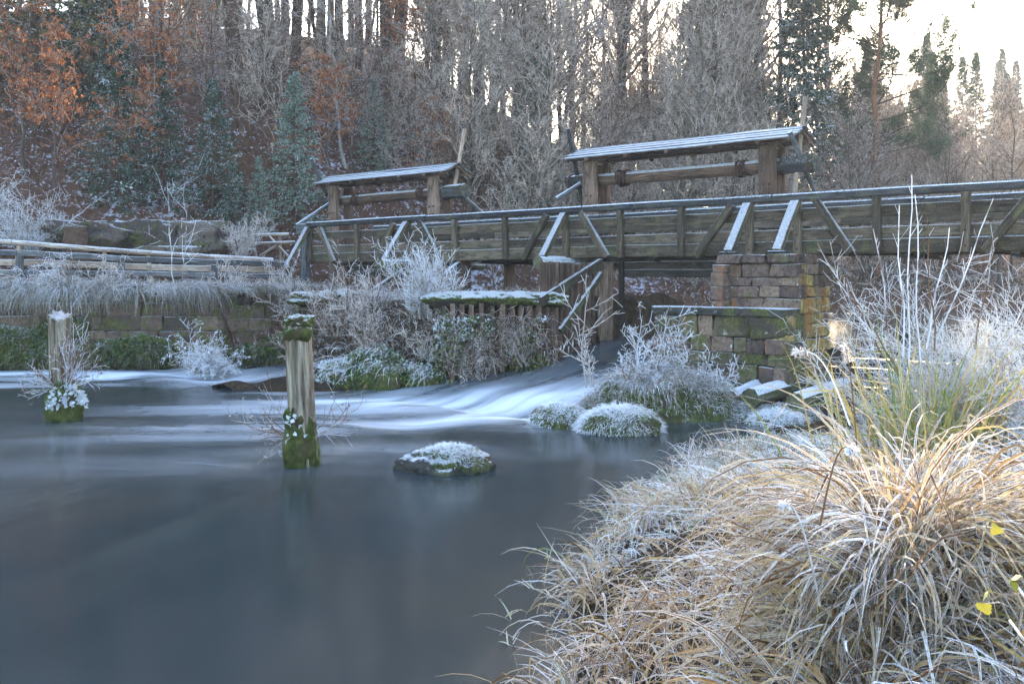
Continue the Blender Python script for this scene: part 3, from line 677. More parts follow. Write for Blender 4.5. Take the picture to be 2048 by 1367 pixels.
wall_face(pier, 'y', -.3, 1.45, .0, 0.9, 2.9, (.24, .33), lambda c, z: 'stone', out=-1)
wall_face(pier, 'x', -1.24, 1.9, -.6, -.25, 1.8, (.2, .42), lambda c, z: 'stone_base' if rng.random() < .75 else 'stone', wr=(.3, .9), gap=.02, rough=.06)
wall_face(pier, 'y', -.6, .2, -1.24, -.25, 1.8, (.26, .4), lambda c, z: 'stone_base', out=-1)
a = -.04                                             # coping stones on the pier head
for w in (.62, .55, .7): stone(pier, 'stone', (a + w / 2, .72, 3.01), (w - .015, 1.52, .2), name='coping_stone'); a += w + .02
a = -1.32
for w in (1.25, .95, .98): stone(pier, 'rock_dark', (a + w / 2, -.27, 1.9), (w - .012, .78, .17), name='ledge_slab'); a += w
core(pier, -.4, .8, 1.42, 3.8, -.3, 3.05, 'rock_dark')

# ------------------------------------------------------------------ timber walls of the chutes
def pile_wall(s, n_from, n_to, tall_to, top, label, side, logr=(.2, .17)):
    t = empty('timber_pile_wall', BF(s, n_from, 0), BANG, label, 'timber wall')
    n = 0.0; total = n_from - n_to
    while n < total:
        w = rng.uniform(.17, .25); tall = n < (n_from - tall_to)
        zt = (2.96 if tall else top) + rng.normal(0, .012)
        beam('pile_plank', (rng.normal(0, .02), -(n + w / 2), -.3), (rng.normal(0, .02), -(n + w / 2), zt), w - .02, .11, M['wood_brown'] if (tall or (rng.random() < .3 and n < total - .9)) else M['wood_pile'], t, up=(0, 1, 0), jit=.006)
        n += w + rng.uniform(0, .03)
    return t, total
t, L = pile_wall(9.45, -.3, -2.3, -2.3, 2.02, 'tall brown vertical timber piling under the bridge beside the gate', 1)
beam('inclined_brace', (.13, -2.25, 2.05), (.13, .1, 2.98), .1, .24, M['wood'], t, segs=3)
beam('inclined_brace', (.1, -1.5, 1.35), (.1, .15, 2.7), .1, .15, M['wood_mossy'], t, segs=3)
beam('gate_post', (.12, .3, -.2), (.12, .3, 3.0), .3, .26, M['wood_brown'], t, up=(0, 1, 0), segs=3)
beam('gate_post', (.42, .55, -.2), (.42, .55, 3.0), .12, .12, M['wood_dark'], t, up=(0, 1, 0), segs=3)
t2 = empty('timber_pile_wall', BF(9.45, -2.3, 0), BANG + math.atan2(-1.0, 0) - math.radians(40.5) + math.pi / 2, 'lower timber piling under a frosted mossy log along the right chute', 'timber wall')
n_ = 0.0                                            # local -y runs down along the chute edge
while n_ < 2.35:
    w_ = rng.uniform(.17, .25)
    beam('pile_plank', (rng.normal(0, .02), -(n_ + w_ / 2), -.3), (rng.normal(0, .02), -(n_ + w_ / 2), 2.02 + rng.normal(0, .012)), w_ - .02, .11, M['wood_brown'] if rng.random() < .6 else M['wood_pile'], t2, up=(0, 1, 0), jit=.006)
    n_ += w_ + rng.uniform(0, .03)
COPE = [(t2, (-.05, -1.1, 2.14), 1.55, 91)]
t, L = pile_wall(3.15, -.4, -4.6, -.8, 1.95, 'low mossy timber piling along the left chute under frosted moss', -1)
COPE.append((t, (0, -2.7, 2.08), 1.5, 97))
dam = empty('timber_dam', BF(14.2, .5, 0), BANG, 'dark plank dam holding the pool back right of the stone pier', 'dam')
for k in range(6): beam('dam_plank', (0, .02 * (k % 2), .0 + k * .2), (8.5, .02 * (k % 2), .0 + k * .2), .1, .19, M['wood_dark'], dam, segs=4)
for s in (2.6, 4.9, 7.2): beam('dam_post', (s, -.14, -.2), (s, -.14, 1.5), .2, .2, M['wood_dark'], dam, up=(0, 1, 0))

# ------------------------------------------------------------------ left bank: wall, path, fences
wl_t = empty('bank_wall', (-8.5, 28.9, 0), 0, 'overgrown sandstone block wall along the far left water edge', 'stone wall')
core(wl_t, -22, -.1, .12, .8, -.3, 2.26)
wall_face(wl_t, 'x', -13.0, 0, 0, -.25, 2.3, (.2, .5), lambda c, z: 'stone_wall' if z > .7 else 'stone_base', wr=(.35, 1.3), depth=.4, rough=.07)
wl2 = empty('chute_wall', BF(-1.15, 0, 0), BANG, 'sandstone wall at the left side of the left chute leading up to the bridge', 'stone wall')
core(wl2, -.7, -.1, -4.1, .5, -.3, 2.26)
wall_face(wl2, 'y', -4.2, .4, 0, -.25, 2.3, (.28, .42), lambda c, z: 'stone_wall' if z > .7 else 'stone_base', wr=(.5, 1.0), out=1, depth=.35)
# verge between wall and hill
def verge_z(x, y): return 2.32 + .04 * fbm(x * 1.5, y * 1.5) + .05 * sstep(-14, -30, x)
vg = add('verge', grid_mesh('verge', np.arange(-32, -5.2, .4), np.arange(28.95, 37, .4), verge_z, M['path'], lambda x, y: (to_bf(x, y)[0] < -1.4) & (y > 28.9) & (y < np.interp(x, FX, FY) + 1.5))); tag(vg, kind='structure')
def fence(name, posts, rails, label, mat, post_r, rnd_post=False):
    """posts: list of (x,y,z0,z1); rails: list of (list of heights at posts, size, round)"""
    t = empty(name, (posts[0][0], posts[0][1], posts[0][2]), 0, label, 'fence'); o = np.array(posts[0][:3])
    for x, y, z0, z1 in posts:
        a = np.array([x, y, z0]) - o; b = np.array([x + rng.normal(0, .04), y, z1]) - o
        if rnd_post: log('post', a, b + np.array([rng.normal(0, .1), 0, 0]), post_r, post_r * .9, mat, t, 8, 3, .03)
        else: beam('post', a, b, post_r * 2, post_r * 2, mat, t, up=(0, 1, 0))
    for hs, sz, rd in rails:
        for i in range(len(posts) - 1):
            a = np.array([posts[i][0], posts[i][1] - .1, hs[i]]) - o; b = np.array([posts[i+1][0], posts[i+1][1] - .1, hs[i+1]]) - o
            d = (b - a) / np.linalg.norm(b - a); b = b - d * .012
            if rd: log('rail', a, b, sz, sz * .92, mat, t, 8, 5, .03)
            else: beam('rail', a, b, .07, sz, mat, t, segs=3, jit=.012)
    return t
fp = [PT(-260, 560, 29.2), PT(38, 560, 29.4), PT(245, 560, 30.0), PT(428, 560, 30.9), PT(575, 560, 32.6)]
fence('plank_fence', [(p[0], p[1], 2.25, z) for p, z in zip(fp, (3.4, 3.34, 3.2, 3.1, 3.1))], [([3.42, 3.34, 3.18, 3.09, 3.06], .16, False), ([2.80, 2.77, 2.74, 2.7, 2.68], .14, False)], 'grey plank fence along the wall edge on the left bank', M['wood_grey'], .085)
fp = [PT(-250, 560, 31.6), PT(28, 560, 32), PT(205, 560, 32.6), PT(305, 560, 33.0), PT(420, 560, 33.6), PT(548, 560, 34.6)]
fence('pole_fence', [(p[0], p[1], 2.3, z) for p, z in zip(fp, (4.0, 3.74, 3.55, 3.4, 3.3, 3.2))], [([4.0, 3.74, 3.53, 3.42, 3.32, 3.22], .085, True), ([3.2, 3.1, 3.02, 2.96, 2.92, 2.9], .2, False)], 'pale frosted round pole fence behind the grey plank fence', M['wood_pale'], .075, True)
t = empty('pole_barrier', PT(540, 545, 36.5), 0, 'crossed frosted poles forming a barrier at the left bridge head', 'barrier')
o = PT(540, 545, 36.5)
for a, b, r in (((500, 470), (578, 468), .06), ((460, 512), (506, 476), .06), ((500, 487), (590, 484), .055), ((536, 470), (576, 512), .05), ((520, 512), (560, 486), .05), ((505, 470), (515, 530), .06), ((560, 470), (562, 530), .06), ((480, 500), (492, 530), .05)):
    log('pole', PT(*a, 36.5 + rng.normal(0, .15)) - o, PT(*b, 36.5 + rng.normal(0, .15)) - o, r, r, M['wood_pale'], t, 7, 3, .03)
# boulders and a stump at the foot of the slope
def rock_obj(name, c, r, mat, label, cat, seed, flat=0.0, res=4, rough=.3, group=None):
    import bmesh
    bm = bmesh.new(); bmesh.ops.create_icosphere(bm, subdivisions=res, radius=1)
    V = np.array([v.co[:] for v in bm.verts]); k = 1 + rough * fbm(V[:, 0] * 1.4 + seed, V[:, 1] * 1.4 + seed * 3, V[:, 2] * 1.4 + 5) + rough * .45 * fbm(V[:, 0] * 5 + seed, V[:, 1] * 5, V[:, 2] * 5)
    V = V * k[:, None]
    if flat: V[:, 2] = np.clip(V[:, 2], -1, flat + .08 * fbm(V[:, 0] * 3 + seed, V[:, 1] * 3))
    V = V * np.array(r)
    for v, q in zip(bm.verts, V): v.co = q
    for f in bm.faces: f.smooth = True
    me = bpy.data.meshes.new(name); bm.to_mesh(me); bm.free(); me.materials.append(mat)
    return tag(add(name, me, None, c), label, cat, group)
rock_obj('boulder', PT(175, 465, 34.6), (1.7, 1.0, .62), M['boulder'], 'long flat frosted boulder left of the others at the hill foot', 'boulder', 1, .6)
rock_obj('boulder', PT(290, 468, 35.2), (1.3, .9, .75), M['boulder'], 'squarish grey boulder in the middle of the row behind the fences', 'boulder', 2, .6)
rock_obj('boulder', PT(385, 470, 35.6), (1.35, 1.0, .72), M['boulder'], 'large mossy topped boulder at the right end of the row', 'boulder', 3, .65)
rock_obj('boulder', PT(330, 505, 34.6), (1.3, .6, .35), M['boulder'], 'low slab of rock in front of the boulders behind the fence', 'boulder', 4, .6)
st = empty('tree_stump', PT(152, 505, 33.4), 0, 'sawn reddish tree stump with frosted top behind the pole fence', 'stump')
log('trunk', (0, 0, -.3), (0, 0, .85), .42, .36, M['bark_brown'], st, 14, 5, .06)
log('cut_top', (0, 0, .85), (0, 0, .9), .36, .34, M['wood_roof'], st, 14, 1, .02)

# ------------------------------------------------------------------ posts standing in the river
def river_post(c, h, r, slant, label, cap, seed):
    t = empty('mooring_post', c, rng.uniform(0, 6), label, 'post')
    sides, K = 26, 22; th = np.arange(sides) / sides * 2 * math.pi; V = np.zeros((K, sides, 3))
    for k in range(K):
        z = -.4 + (h + .4) * k / (K - 1)
        groove = .12 * fbm(np.cos(th) * 3.2 + seed, np.sin(th) * 3.2, z * .25 + 3) + .06 * fbm(np.cos(th) * 9, np.sin(th) * 9 + seed, z * .5)
        rr = r * (1 + groove) * (1 + .12 * max(0, .5 - z) )
        V[k, :, 0] = np.cos(th) * rr + .03 * math.sin(z * 1.3 + seed); V[k, :, 1] = np.sin(th) * rr; V[k, :, 2] = z + (slant * np.cos(th + seed) + .05 * fbm(np.cos(th) * 4, np.sin(th) * 4 + seed)) * (k / (K - 1)) ** 6
    i = np.arange(K * sides).reshape(K, sides); nx = np.roll(i, -1, 1)
    F = np.stack([i[:-1], nx[:-1], nx[1:], i[1:]], -1).reshape(-1, 4)
    V2 = np.concatenate([V.reshape(-1, 3), [[0, 0, h - .03]]]); capf = np.stack([i[-1], nx[-1], np.full(sides, K * sides)], -1)
    me = mesh_np('timber', V2, [F, capf], M['post'], smooth=True); add('timber', me, t)
    return t
b = MB('weathered_post_wood'); o = b.obj()
g = b.noise(b.map(o, (11, 11, .9)), 1.3, 7, .65, .4); col = b.ramp(g, [(.34, (.018, .014, .01)), (.47, (.12, .095, .065)), (.66, (.36, .32, .25))])
col = b.mix(b.step(b.noise(b.map(o, (4, 4, 1.2)), 1.0, 4), .55, .7, 0, .85), col, (.07, .075, .025))
col = b.mix(b.step(b.noise(b.map(o, (3, 3, .8)), 1.4, 3), .6, .66, 0, .7), col, (.14, .065, .045))
col = b.mix(b.step(b.math('ADD', b.nz(), b.math('MULTIPLY', b.noise(o, 20, 3), .4)), .8, 1.05, 0, .4), col, FROST)
b.bump(g, 1.0, .03); M['post'] = b.fin(col, .85, .2)

def moss_lump(parent, name, c, r, seed, mat='moss', res=4, rough=.28):
    o = rock_obj(name, c, r, M[mat], None, None, seed, 0, res, rough); o.parent = parent; return o
for t_, c_, hl, sd in COPE:                          # old coping logs thick with frosted moss
    log('coping_log', (c_[0], c_[1] + hl, c_[2] - .06), (c_[0], c_[1] - hl, c_[2] - .08), .17, .16, M['wood_dark'], t_, 10, 5, .04)
    for k in range(5): moss_lump(t_, 'moss', (c_[0] + rng.normal(0, .02), c_[1] + hl * (-.78 + .39 * k), c_[2] + rng.normal(0, .015)), (.22, hl * .36, .16 + rng.uniform(0, .03)), sd + k, 'moss_frost', 4, .3)
def twig_tuft(name, parent, c, n, L, mat, spread=.5, r=.004, leaves=None, nl=0, lsz=.04, updir=(0, 0, 1), sub=4, sub2=3, frost=1.0, out=0.0):
    """thin stems with side twigs from one root"""
    a = Acc(); d = nrm(np.array(updir)[None] + rng.normal(0, spread, (n, 3))); l = L * rng.uniform(.5, 1.1, n)
    P = [np.zeros((n, 3)) + rng.normal(0, .04 + out, (n, 3)) * np.array([1, 1, .3])]
    for k in range(5):
        d = nrm(d + rng.normal(0, .12, (n, 3))); P.append(P[-1] + d * (l / 5)[:, None])
    P = np.stack(P, 1); R = np.linspace(r * 1.8, r, 6)[None].repeat(n, 0); a.tubes(P, R, 4, frost)
    P2, R2 = grow(P, R, sub, .25, .98, (25, 65), (.25, .5), 4, .8, r * .7, .15, .05); a.tubes(P2, R2, 3, frost)
    if sub2:
        P3, R3 = grow(P2, R2, sub2, .3, 1, (25, 65), (.3, .55), 3, .8, r * .6, .1, .05); a.tubes(P3, R3, 3, frost)
    else: P3 = P2
    o = add(name, a.mesh(name, M[mat]), parent, c)
    if nl:
        b_ = Acc(); tips = np.concatenate([P3[:, -1], P2[:, -1], P3[:, 1]]); q = tips[rng.integers(len(tips), size=nl)] + rng.normal(0, .015, (nl, 3))
        b_.leaves(q, lsz * rng.uniform(.5, 1.3, nl), .6, .5, nrm(rng.normal(0, .6, (nl, 3)) + np.array([0, 0, -.6])))
        l_ = add('leaves', b_.mesh('leaves', M[leaves]), o)
    return o
def leaf_mass(name, parent, c, r, n, sz, mat, frost=.5):
    a = Acc(); q = nrm(rng.normal(size=(n, 3))); q[:, 2] = np.abs(q[:, 2]) * 1.0 - .25
    lump = 1 + .25 * fbm(q[:, 0] * 2 + c[0], q[:, 1] * 2, q[:, 2] * 2 + c[1])
    p = q * (lump * rng.uniform(.75, 1.05, n) ** .5)[:, None] * np.array(r)
    a.leaves(p, sz * rng.uniform(.5, 1.4, n), .8, np.clip(q[:, 2] * .9 + rng.normal(0, .2, n) + frost - .3, 0, 1), nrm(q + rng.normal(0, .6, (n, 3)) + np.array([0, 0, -.3])))
    return add(name, a.mesh(name, M[mat]), parent, c)

p1 = PZ(605, 933); post1 = river_post(p1, 1.98, .178, .02, 'tall weathered post with frosted moss cap standing nearest in the river', True, 1.7)
post1.rotation_euler = (0, math.radians(-1.5), .4)
moss_lump(post1, 'moss_cap', (0, 0, 1.98), (.225, .215, .11), 5, 'moss_dust')
moss_lump(post1, 'moss_collar', (-.02, -.06, 1.84), (.2, .17, .14), 8, 'moss', 3)
moss_lump(post1, 'moss_foot', (.0, -.03, .2), (.235, .22, .62), 9, 'moss', 4, .2)
moss_lump(post1, 'moss_patch', (-.05, -.07, .66), (.15, .13, .22), 19, 'moss', 4, .3)
leaf_mass('ivy_leaves', post1, (-.06, -.18, .5), (.1, .08, .3), 34, .07, 'ivy_frost', .6)
for d, n, L in (((-.9, -.1, .5), 5, .75), ((-.9, -.3, -.1), 6, .6), ((.9, 0, .55), 5, .8), ((-.5, 0, 1), 4, 1.0)):
    o_ = twig_tuft('dry_stems', post1, (d[0] * .2, -.05, .42), n, L, 'stem', .22, .0035, 'litter', 40, .04, d, 5, 0, .6)
post1.rotation_euler = (0, math.radians(-1.5), 0)
p2 = PZ(128, 842); post2 = river_post(p2, 1.92, .19, .09, 'slanting topped bare post standing farther left in the river', False, 4.1)
post2.rotation_euler = (0, math.radians(-2.5), 0)
moss_lump(post2, 'moss_foot', (.03, -.03, .28), (.33, .3, .5), 12, 'moss', 4, .25)
leaf_mass('fern_leaves', post2, (.14, -.2, .38), (.3, .2, .34), 340, .085, 'ivy_frost', .8)
for d, n, L, lf in (((.55, -.1, .8), 12, 1.0, 50), ((.3, 0, 1), 9, 1.2, 20), ((-.5, -.2, .6), 8, .7, 20), ((-.8, -.2, -.3), 4, .6, 0), ((.9, -.1, .4), 5, .7, 30)):
    twig_tuft('dry_stems', post2, (.1 * d[0] + .04, -.15, .6), n, L, 'stem', .2, .004, 'litter', lf, .05, d, 5, 2, 1.0)

# rock, mounds, fallen beams
def tuft_cover(parent, fn, n, L, w, mat, frost=.9, K=3, bend=(.6, 1.6), nm='frosted_grass', zmin=-1e9, down=0.0):
    a = Acc(); p, q = fn(n)
    d = nrm(q + rng.normal(0, .55, (n, 3)) + np.array([0, 0, .25 - down]))
    a.blades(p, d, L * rng.uniform(.5, 1.3, n), w, rng.uniform(*bend, n), K, frost)
    return add(nm, a.mesh(nm, M[mat]), parent)
def ell(r, c=(0, 0, 0), up=.1):
    def f(n):
        q = nrm(rng.normal(size=(n, 3))); q[:, 2] = np.abs(q[:, 2]); return q * np.array(r) * .97 + np.array(c), q
    return f
c = PZ(893, 938); rk = empty('mossy_rock', c, 0, 'low mossy frosted rock lying alone in the calm water', 'rock')
o_ = rock_obj('stone_body', (0, 0, .0), (.56, .4, .25), M['rock_dark'], None, None, 21, 0, 4, .3); o_.parent = rk
moss_lump(rk, 'moss_cover', (.06, .04, .06), (.5, .36, .23), 22, 'moss_dust', 4, .32)
tuft_cover(rk, ell((.49, .36, .29), (.05, .03, .04)), 2600, .075, .006, 'grass_white', 1.0)
for i, (u, v, r, lab) in enumerate([((1122), 856, (.52, .4, .40), 'rounded frosted grass mound at the tip of the gravel spit, left one of two'), (1240, 866, (.74, .5, .44), 'widest frosted grass mound in the water below the pier'), (1560, 850, (.5, .4, .22), 'green frosted tussock between fallen beams and reeds'), (1345, 832, (.4, .3, .2), 'small flat mossy tussock right behind the widest mound')]):
    c = PZ(u, v); g = empty('grass_mound', c, 0, lab, 'grass mound')
    moss_lump(g, 'earth', (0, .1, -.02), r, 30 + i, 'moss', 4, .2)
    tuft_cover(g, ell((r[0], r[1], r[2]), (0, .1, 0)), int(5200 * r[0]), .13, .008, 'grass_white', 1.0, 4, (.8, 2.2))
# bank with overhanging grass at the right side of the chute
def islet_z(x, y):
    c = (PZ(1290, 800)); q = ((x - 2.75) / 1.6) ** 2 + ((y - 18.9) / 1.25) ** 2
    q2 = ((x - 4.6) / 1.3) ** 2 + ((y - 18.9) / .9) ** 2
    return np.maximum(.8 * sstep(1.15, .25, q + .35 * fbm(x * 1.6, y * 1.6)), .28 * sstep(1.2, .5, q2)) - .15 + .11 * fbm(x * 3.3, y * 3.3)
isl = add('islet_ground', grid_mesh('islet_ground', np.arange(.6, 7.2, .09), np.arange(17.0, 21, .09), islet_z, M['moss'])); tag(isl, kind='structure')
a = Acc(); n = 7500; x = rng.uniform(1.0, 4.5, n); y = rng.uniform(17.5, 20.3, n); z = islet_z(x, y); k = z > .12; x, y, z = x[k], y[k], z[k]
d = np.stack([(x - 2.75) * .5, (y - 18.9) * .8 - .25, np.full(len(x), .7)], 1) + rng.normal(0, .35, (len(x), 3))
a.blades(np.stack([x, y, z], 1), d, rng.uniform(.2, .6, len(x)) * (.4 + .8 * np.clip(z, 0, 1)), .012, rng.uniform(1.4, 2.7, len(x)), 5, rng.uniform(.2, 1, len(x)), kink=.3)
tag(add('islet_grass', a.mesh('islet_grass', M['grass_hang'])), 'pale frosted grass hanging over the islet beside the chute', 'grass', kind='stuff')
for i, (a_, b_, r, lab) in enumerate([((1460, 794), (1534, 764), .12, 'short frosted fallen beam nearest the pier foot'), ((1500, 796), (1692, 742), .16, 'long frosted fallen beam in the middle below the dam'), ((1590, 802), (1740, 752), .13, 'frosted fallen beam nearest the reeds below the dam'), ((1583, 741), (1650, 738), .1, 'small frosted beam lying up against the dam'), ((1592, 752), (1668, 744), .09, 'thin frosted plank between the fallen beams and the dam')]):
    A_, B_ = PZ(*a_, .30 + .03 * i), PZ(*b_, .42 + .05 * (i > 2)); r = r + .03
    o_ = log('fallen_beam', A_, B_, r, r * .9, M['wood_mossy'], None, 9, 6, .06); tag(o_, lab, 'beam')
dw = PZ(1520, 770, .2); t = empty('root_debris', dw, 0, 'dark frosted heap of roots and leaves against the pier foot', 'debris')
twig_tuft('roots', t, (0, 0, -.05), 26, .5, 'twig_dark', .9, .012, 'litter', 160, .09, (.4, -.2, .5), 3, 2, .8, .12)
# dead branch beside the pier
bp = PT(1752, 655, 18.5); t = empty('dead_branch', bp, 0, 'dark bare broken branch reaching out of the reeds beside the pier', 'branch')
for pts, r in (([(1755, 668), (1740, 650), (1722, 643), (1700, 640), (1708, 628)], .035), ([(1752, 700), (1752, 660), (1746, 640)], .04), ([(1735, 568), (1715, 566), (1694, 545), (1672, 520)], .02)):
    P = np.array([PT(u, v, 18.5) for u, v in pts]) - bp; a = Acc(); a.tubes(P[None], np.linspace(r, r * .4, len(P))[None], 6); add('limb', a.mesh('limb', M['twig_dark']), t)

# ------------------------------------------------------------------ shrubs
def bush_mesh(nst, h, spread, mat_r, sub=8, sub2=7, up=.10, sub3=0, r=.006):
    a = Acc(); n = nst
    az = rng.uniform(0, 2 * math.pi, n); tl = np.abs(rng.normal(0, spread, n)); ln = rng.normal(0, .22, 2); d = nrm(np.stack([np.cos(az) * tl + ln[0], np.sin(az) * tl + ln[1], np.ones(n)], 1)); l = h * rng.uniform(.35, 1.0, n) ** .8 * np.clip(1 + .45 * np.sin(az * 2 + rng.uniform(0, 6)) + .25 * np.sin(az * 3), .5, 1.5)
    P = [np.stack([np.cos(az), np.sin(az), 0 * az], 1) * rng.uniform(0, .35, n)[:, None]]
    for k in range(6):
        d = nrm(d + rng.normal(0, .11, (n, 3)) + np.array([0, 0, up * .3])); P.append(P[-1] + d * (l / 6)[:, None])
    P = np.stack(P, 1); R = np.linspace(.016, r, 7)[None].repeat(n, 0); a.tubes(P, R, 4, .6)
    P2, R2 = grow(P, R, sub, .2, .98, (25, 70), (.2, .42), 4, .7, r * .85, .13, up); a.tubes(P2, R2, 3, 1.0)
    P3, R3 = grow(P2, R2, sub2, .15, 1, (30, 75), (.22, .5), 3, .9, r * .7, .12, up * .6); a.tubes(P3, R3, 3, 1.0)
    if sub3:
        P4, R4 = grow(P3, R3, sub3, .2, 1, (30, 80), (.3, .5), 2, 1, r * .6, .1, 0); a.tubes(P4, R4, 3, 1.0)
    return a, P2, P3
def bush(name, c, nst, h, spread, mat, label, leaves=None, nl=0, lsz=.05, cat='shrub', group=None, scale=1, **kw):
    t = empty(name, c, 0, label, cat, group)
    a, P2, P3 = bush_mesh(nst, h, spread, mat, **kw); add('twigs', a.mesh('twigs', M[mat]), t)
    if nl:
        q = np.concatenate([P3[:, -1], P2[:, -1], P3[:, 1]]); q = q[rng.integers(len(q), size=nl)]; l = Acc()
        l.leaves(q, lsz * rng.uniform(.5, 1.3, nl), .65, rng.uniform(.1, .9, nl), nrm(rng.normal(0, .7, (nl, 3)) + np.array([0, 0, -.5]))); add('leaves', l.mesh('leaves', M[leaves]), t)
    return t
def sbf(s, n): return BF(s, n, float(spit_z(np.array(float(s)), np.array(float(n)))) - .05)
bush('frosted_bush', sbf(7.0, -3.7), 70, 1.5, .45, 'twig_white', 'bright white frosted bush glowing in the middle of the spit', 'leaf_yellow', 60, .04, sub=8, sub2=6, up=.2)
bush('frosted_bush', sbf(5.2, -4.1), 34, 1.3, .75, 'twig', 'greyish tangled bush left of the glowing white bush', 'litter', 120, .04, sub=8, sub2=6)
bush('frosted_bush', sbf(8.6, -3.4), 24, 1.0, .8, 'twig', 'brown brambly bush behind the frosted mossy log', 'ivy', 260, .06, sub=7, sub2=5, up=-.05)
bush('frosted_bush', BF(-1.7, -3.3, 1.25), 44, 1.3, .75, 'twig', 'large dusky shrub below the left bridge head', 'litter', 220, .04, sub=9, sub2=7)
bush('frosted_bush', BF(-.9, -1.6, 1.5), 36, 1.2, .7, 'twig', 'twiggy shrub under the left end of the railing', None, 0, sub=8, sub2=6)
bush('frosted_bush', BF(3.6, -4.5, .5), 34, 1.15, .8, 'twig_rust', 'twiggy brown shrub left of the ivy clump on the spit', 'ivy_frost', 160, .05, sub=8, sub2=6)
bush('frosted_bush', sbf(6.4, -4.6), 40, 1.1, .9, 'twig_rust', 'low brown twigs below the glowing white bush', 'litter', 160, .04, sub=8, sub2=6, up=-.04)
bush('frosted_bush', sbf(7.7, -4.2), 24, .8, .9, 'twig', 'bramble at the end of the lower piling', 'ivy', 260, .06, sub=7, sub2=5, up=-.05)
bush('frosted_bush', sbf(4.4, -4.3), 34, 1.2, .8, 'twig_rust', 'brown twiggy shrub on the left shoulder of the spit', 'litter', 120, .04, sub=8, sub2=6)
bush('frosted_bush', BF(8.6, -3.85, .45), 30, 1.15, .7, 'twig_rust', 'brown straggling bramble hiding the foot of the lower piling', 'ivy', 320, .055, sub=8, sub2=6, up=-.02)
bush('frosted_bush', BF(9.35, -3.0, .6), 22, 1.1, .6, 'twig_rust', 'brown straggling bramble at the corner of the tall piling', 'ivy', 220, .055, sub=8, sub2=6, up=-.02)
def bush_at(u, v, D, h, nst, spread, mat, label, leaves=None, nl=0, lsz=.05, **kw):
    return bush('frosted_bush', PT(u, v, D), nst, h, spread, mat, label, leaves, nl, lsz, **kw)
bush_at(1262, 775, 18.8, 1.1, 18, .5, 'twig_white', 'white frosted shrub in front of the lower pier ledge', 'ivy_frost', 240, .045, sub=9, sub2=7)
bush_at(1395, 785, 18.9, .75, 18, .9, 'twig_white', 'spreading frosted shrub against the mossy pier base', 'ivy_frost', 220, .045, sub=9, sub2=7)
bush_at(1182, 775, 18.3, 2.0, 3, .22, 'twig', 'single slender bare sapling beside the rushing chute', None, 0, sub=9, sub2=5)
bush_at(415, 745, 26.3, 1.0, 60, 1.1, 'twig_white', 'low frosted shrub spilling over the left chute', 'ivy_frost', 900, .075, up=-.12, sub=8, sub2=5)
bush_at(75, 585, 28.7, 1.0, 40, 1.2, 'twig_white', 'white frosted weeds hanging over the wall above the slanting post', None, 0, sub=8, sub2=6, up=-.35)
bush_at(215, 590, 28.7, .9, 34, 1.2, 'twig', 'dry weeds hanging over the wall right of the slanting post', 'litter', 90, .05, sub=7, sub2=5, up=-.3)
bush_at(60, 505, 33.5, 1.6, 60, .6, 'twig_white', 'frosted weeds on the bank at the far left behind the fences', 'ivy_frost', 300, .06)
bush_at(-60, 490, 33.5, 2.0, 50, .6, 'twig_white', 'frosted shrub at the very left edge behind the fences', 'ivy_frost', 200, .06)
bush_at(120, 500, 34.4, 1.1, 40, .7, 'twig', 'low frosted weeds beside the sawn stump', 'ivy', 200, .06)
bush_at(480, 510, 34.8, 1.2, 40, .7, 'twig', 'thin frosted weeds by the bridge head poles', 'litter', 150, .05)
bush_at(360, 585, 29.2, 2.9, 2, .06, 'twig_white', 'lone thin frosted sapling rising before the plank fence', None, 0, sub=7, sub2=3)
t = empty('bramble_curtain', BF(8.75, -3.5, 1.0), BANG - math.radians(40.5), 'brambles and ivy hanging down over the right chute piling', 'bramble')
n = 4200; yy = rng.uniform(-1.2, 1.4, n); zz = rng.uniform(-.95, .75, n); k = (fbm(yy * 1.2, zz * 1.2, 4) + .55 * (zz + .2) + .25) > rng.uniform(-.2, .5, n); yy, zz = yy[k], zz[k]; n = len(yy)
a = Acc(); a.leaves(np.c_[rng.uniform(.02, .3, n), yy, zz], .07 * rng.uniform(.5, 1.4, n), .8, np.clip(zz * .5 + rng.uniform(0, .8, n), 0, 1), nrm(np.c_[rng.uniform(.2, 1, n), rng.normal(0, .5, n), rng.normal(-.4, .5, n)])); add('leaves', a.mesh('leaves', M['ivy']), t)
a = Acc(); n = 90; P = [np.c_[rng.uniform(-.3, .1, n), rng.uniform(-1.2, 1.4, n), rng.uniform(.2, .7, n)]]; d = nrm(np.c_[rng.uniform(.3, 1, n), rng.normal(0, .7, n), rng.uniform(.2, 1, n)])
for k in range(8):
    d = nrm(d + np.array([0, 0, -.28]) + rng.normal(0, .08, (n, 3)) - np.array([1., 0, 0]) * np.maximum(P[-1][:, :1] - .35, 0)); P.append(P[-1] + d * rng.uniform(.14, .24, n)[:, None])
P = np.stack(P, 1); R = np.linspace(.006, .003, 9)[None].repeat(n, 0); a.tubes(P, R, 4, .5); P2, R2 = grow(P, R, 6, .2, 1, (30, 70), (.1, .25), 3, .8, .003, .1, -.05); a.tubes(P2, R2, 3); add('canes', a.mesh('canes', M['twig_rust']), t)
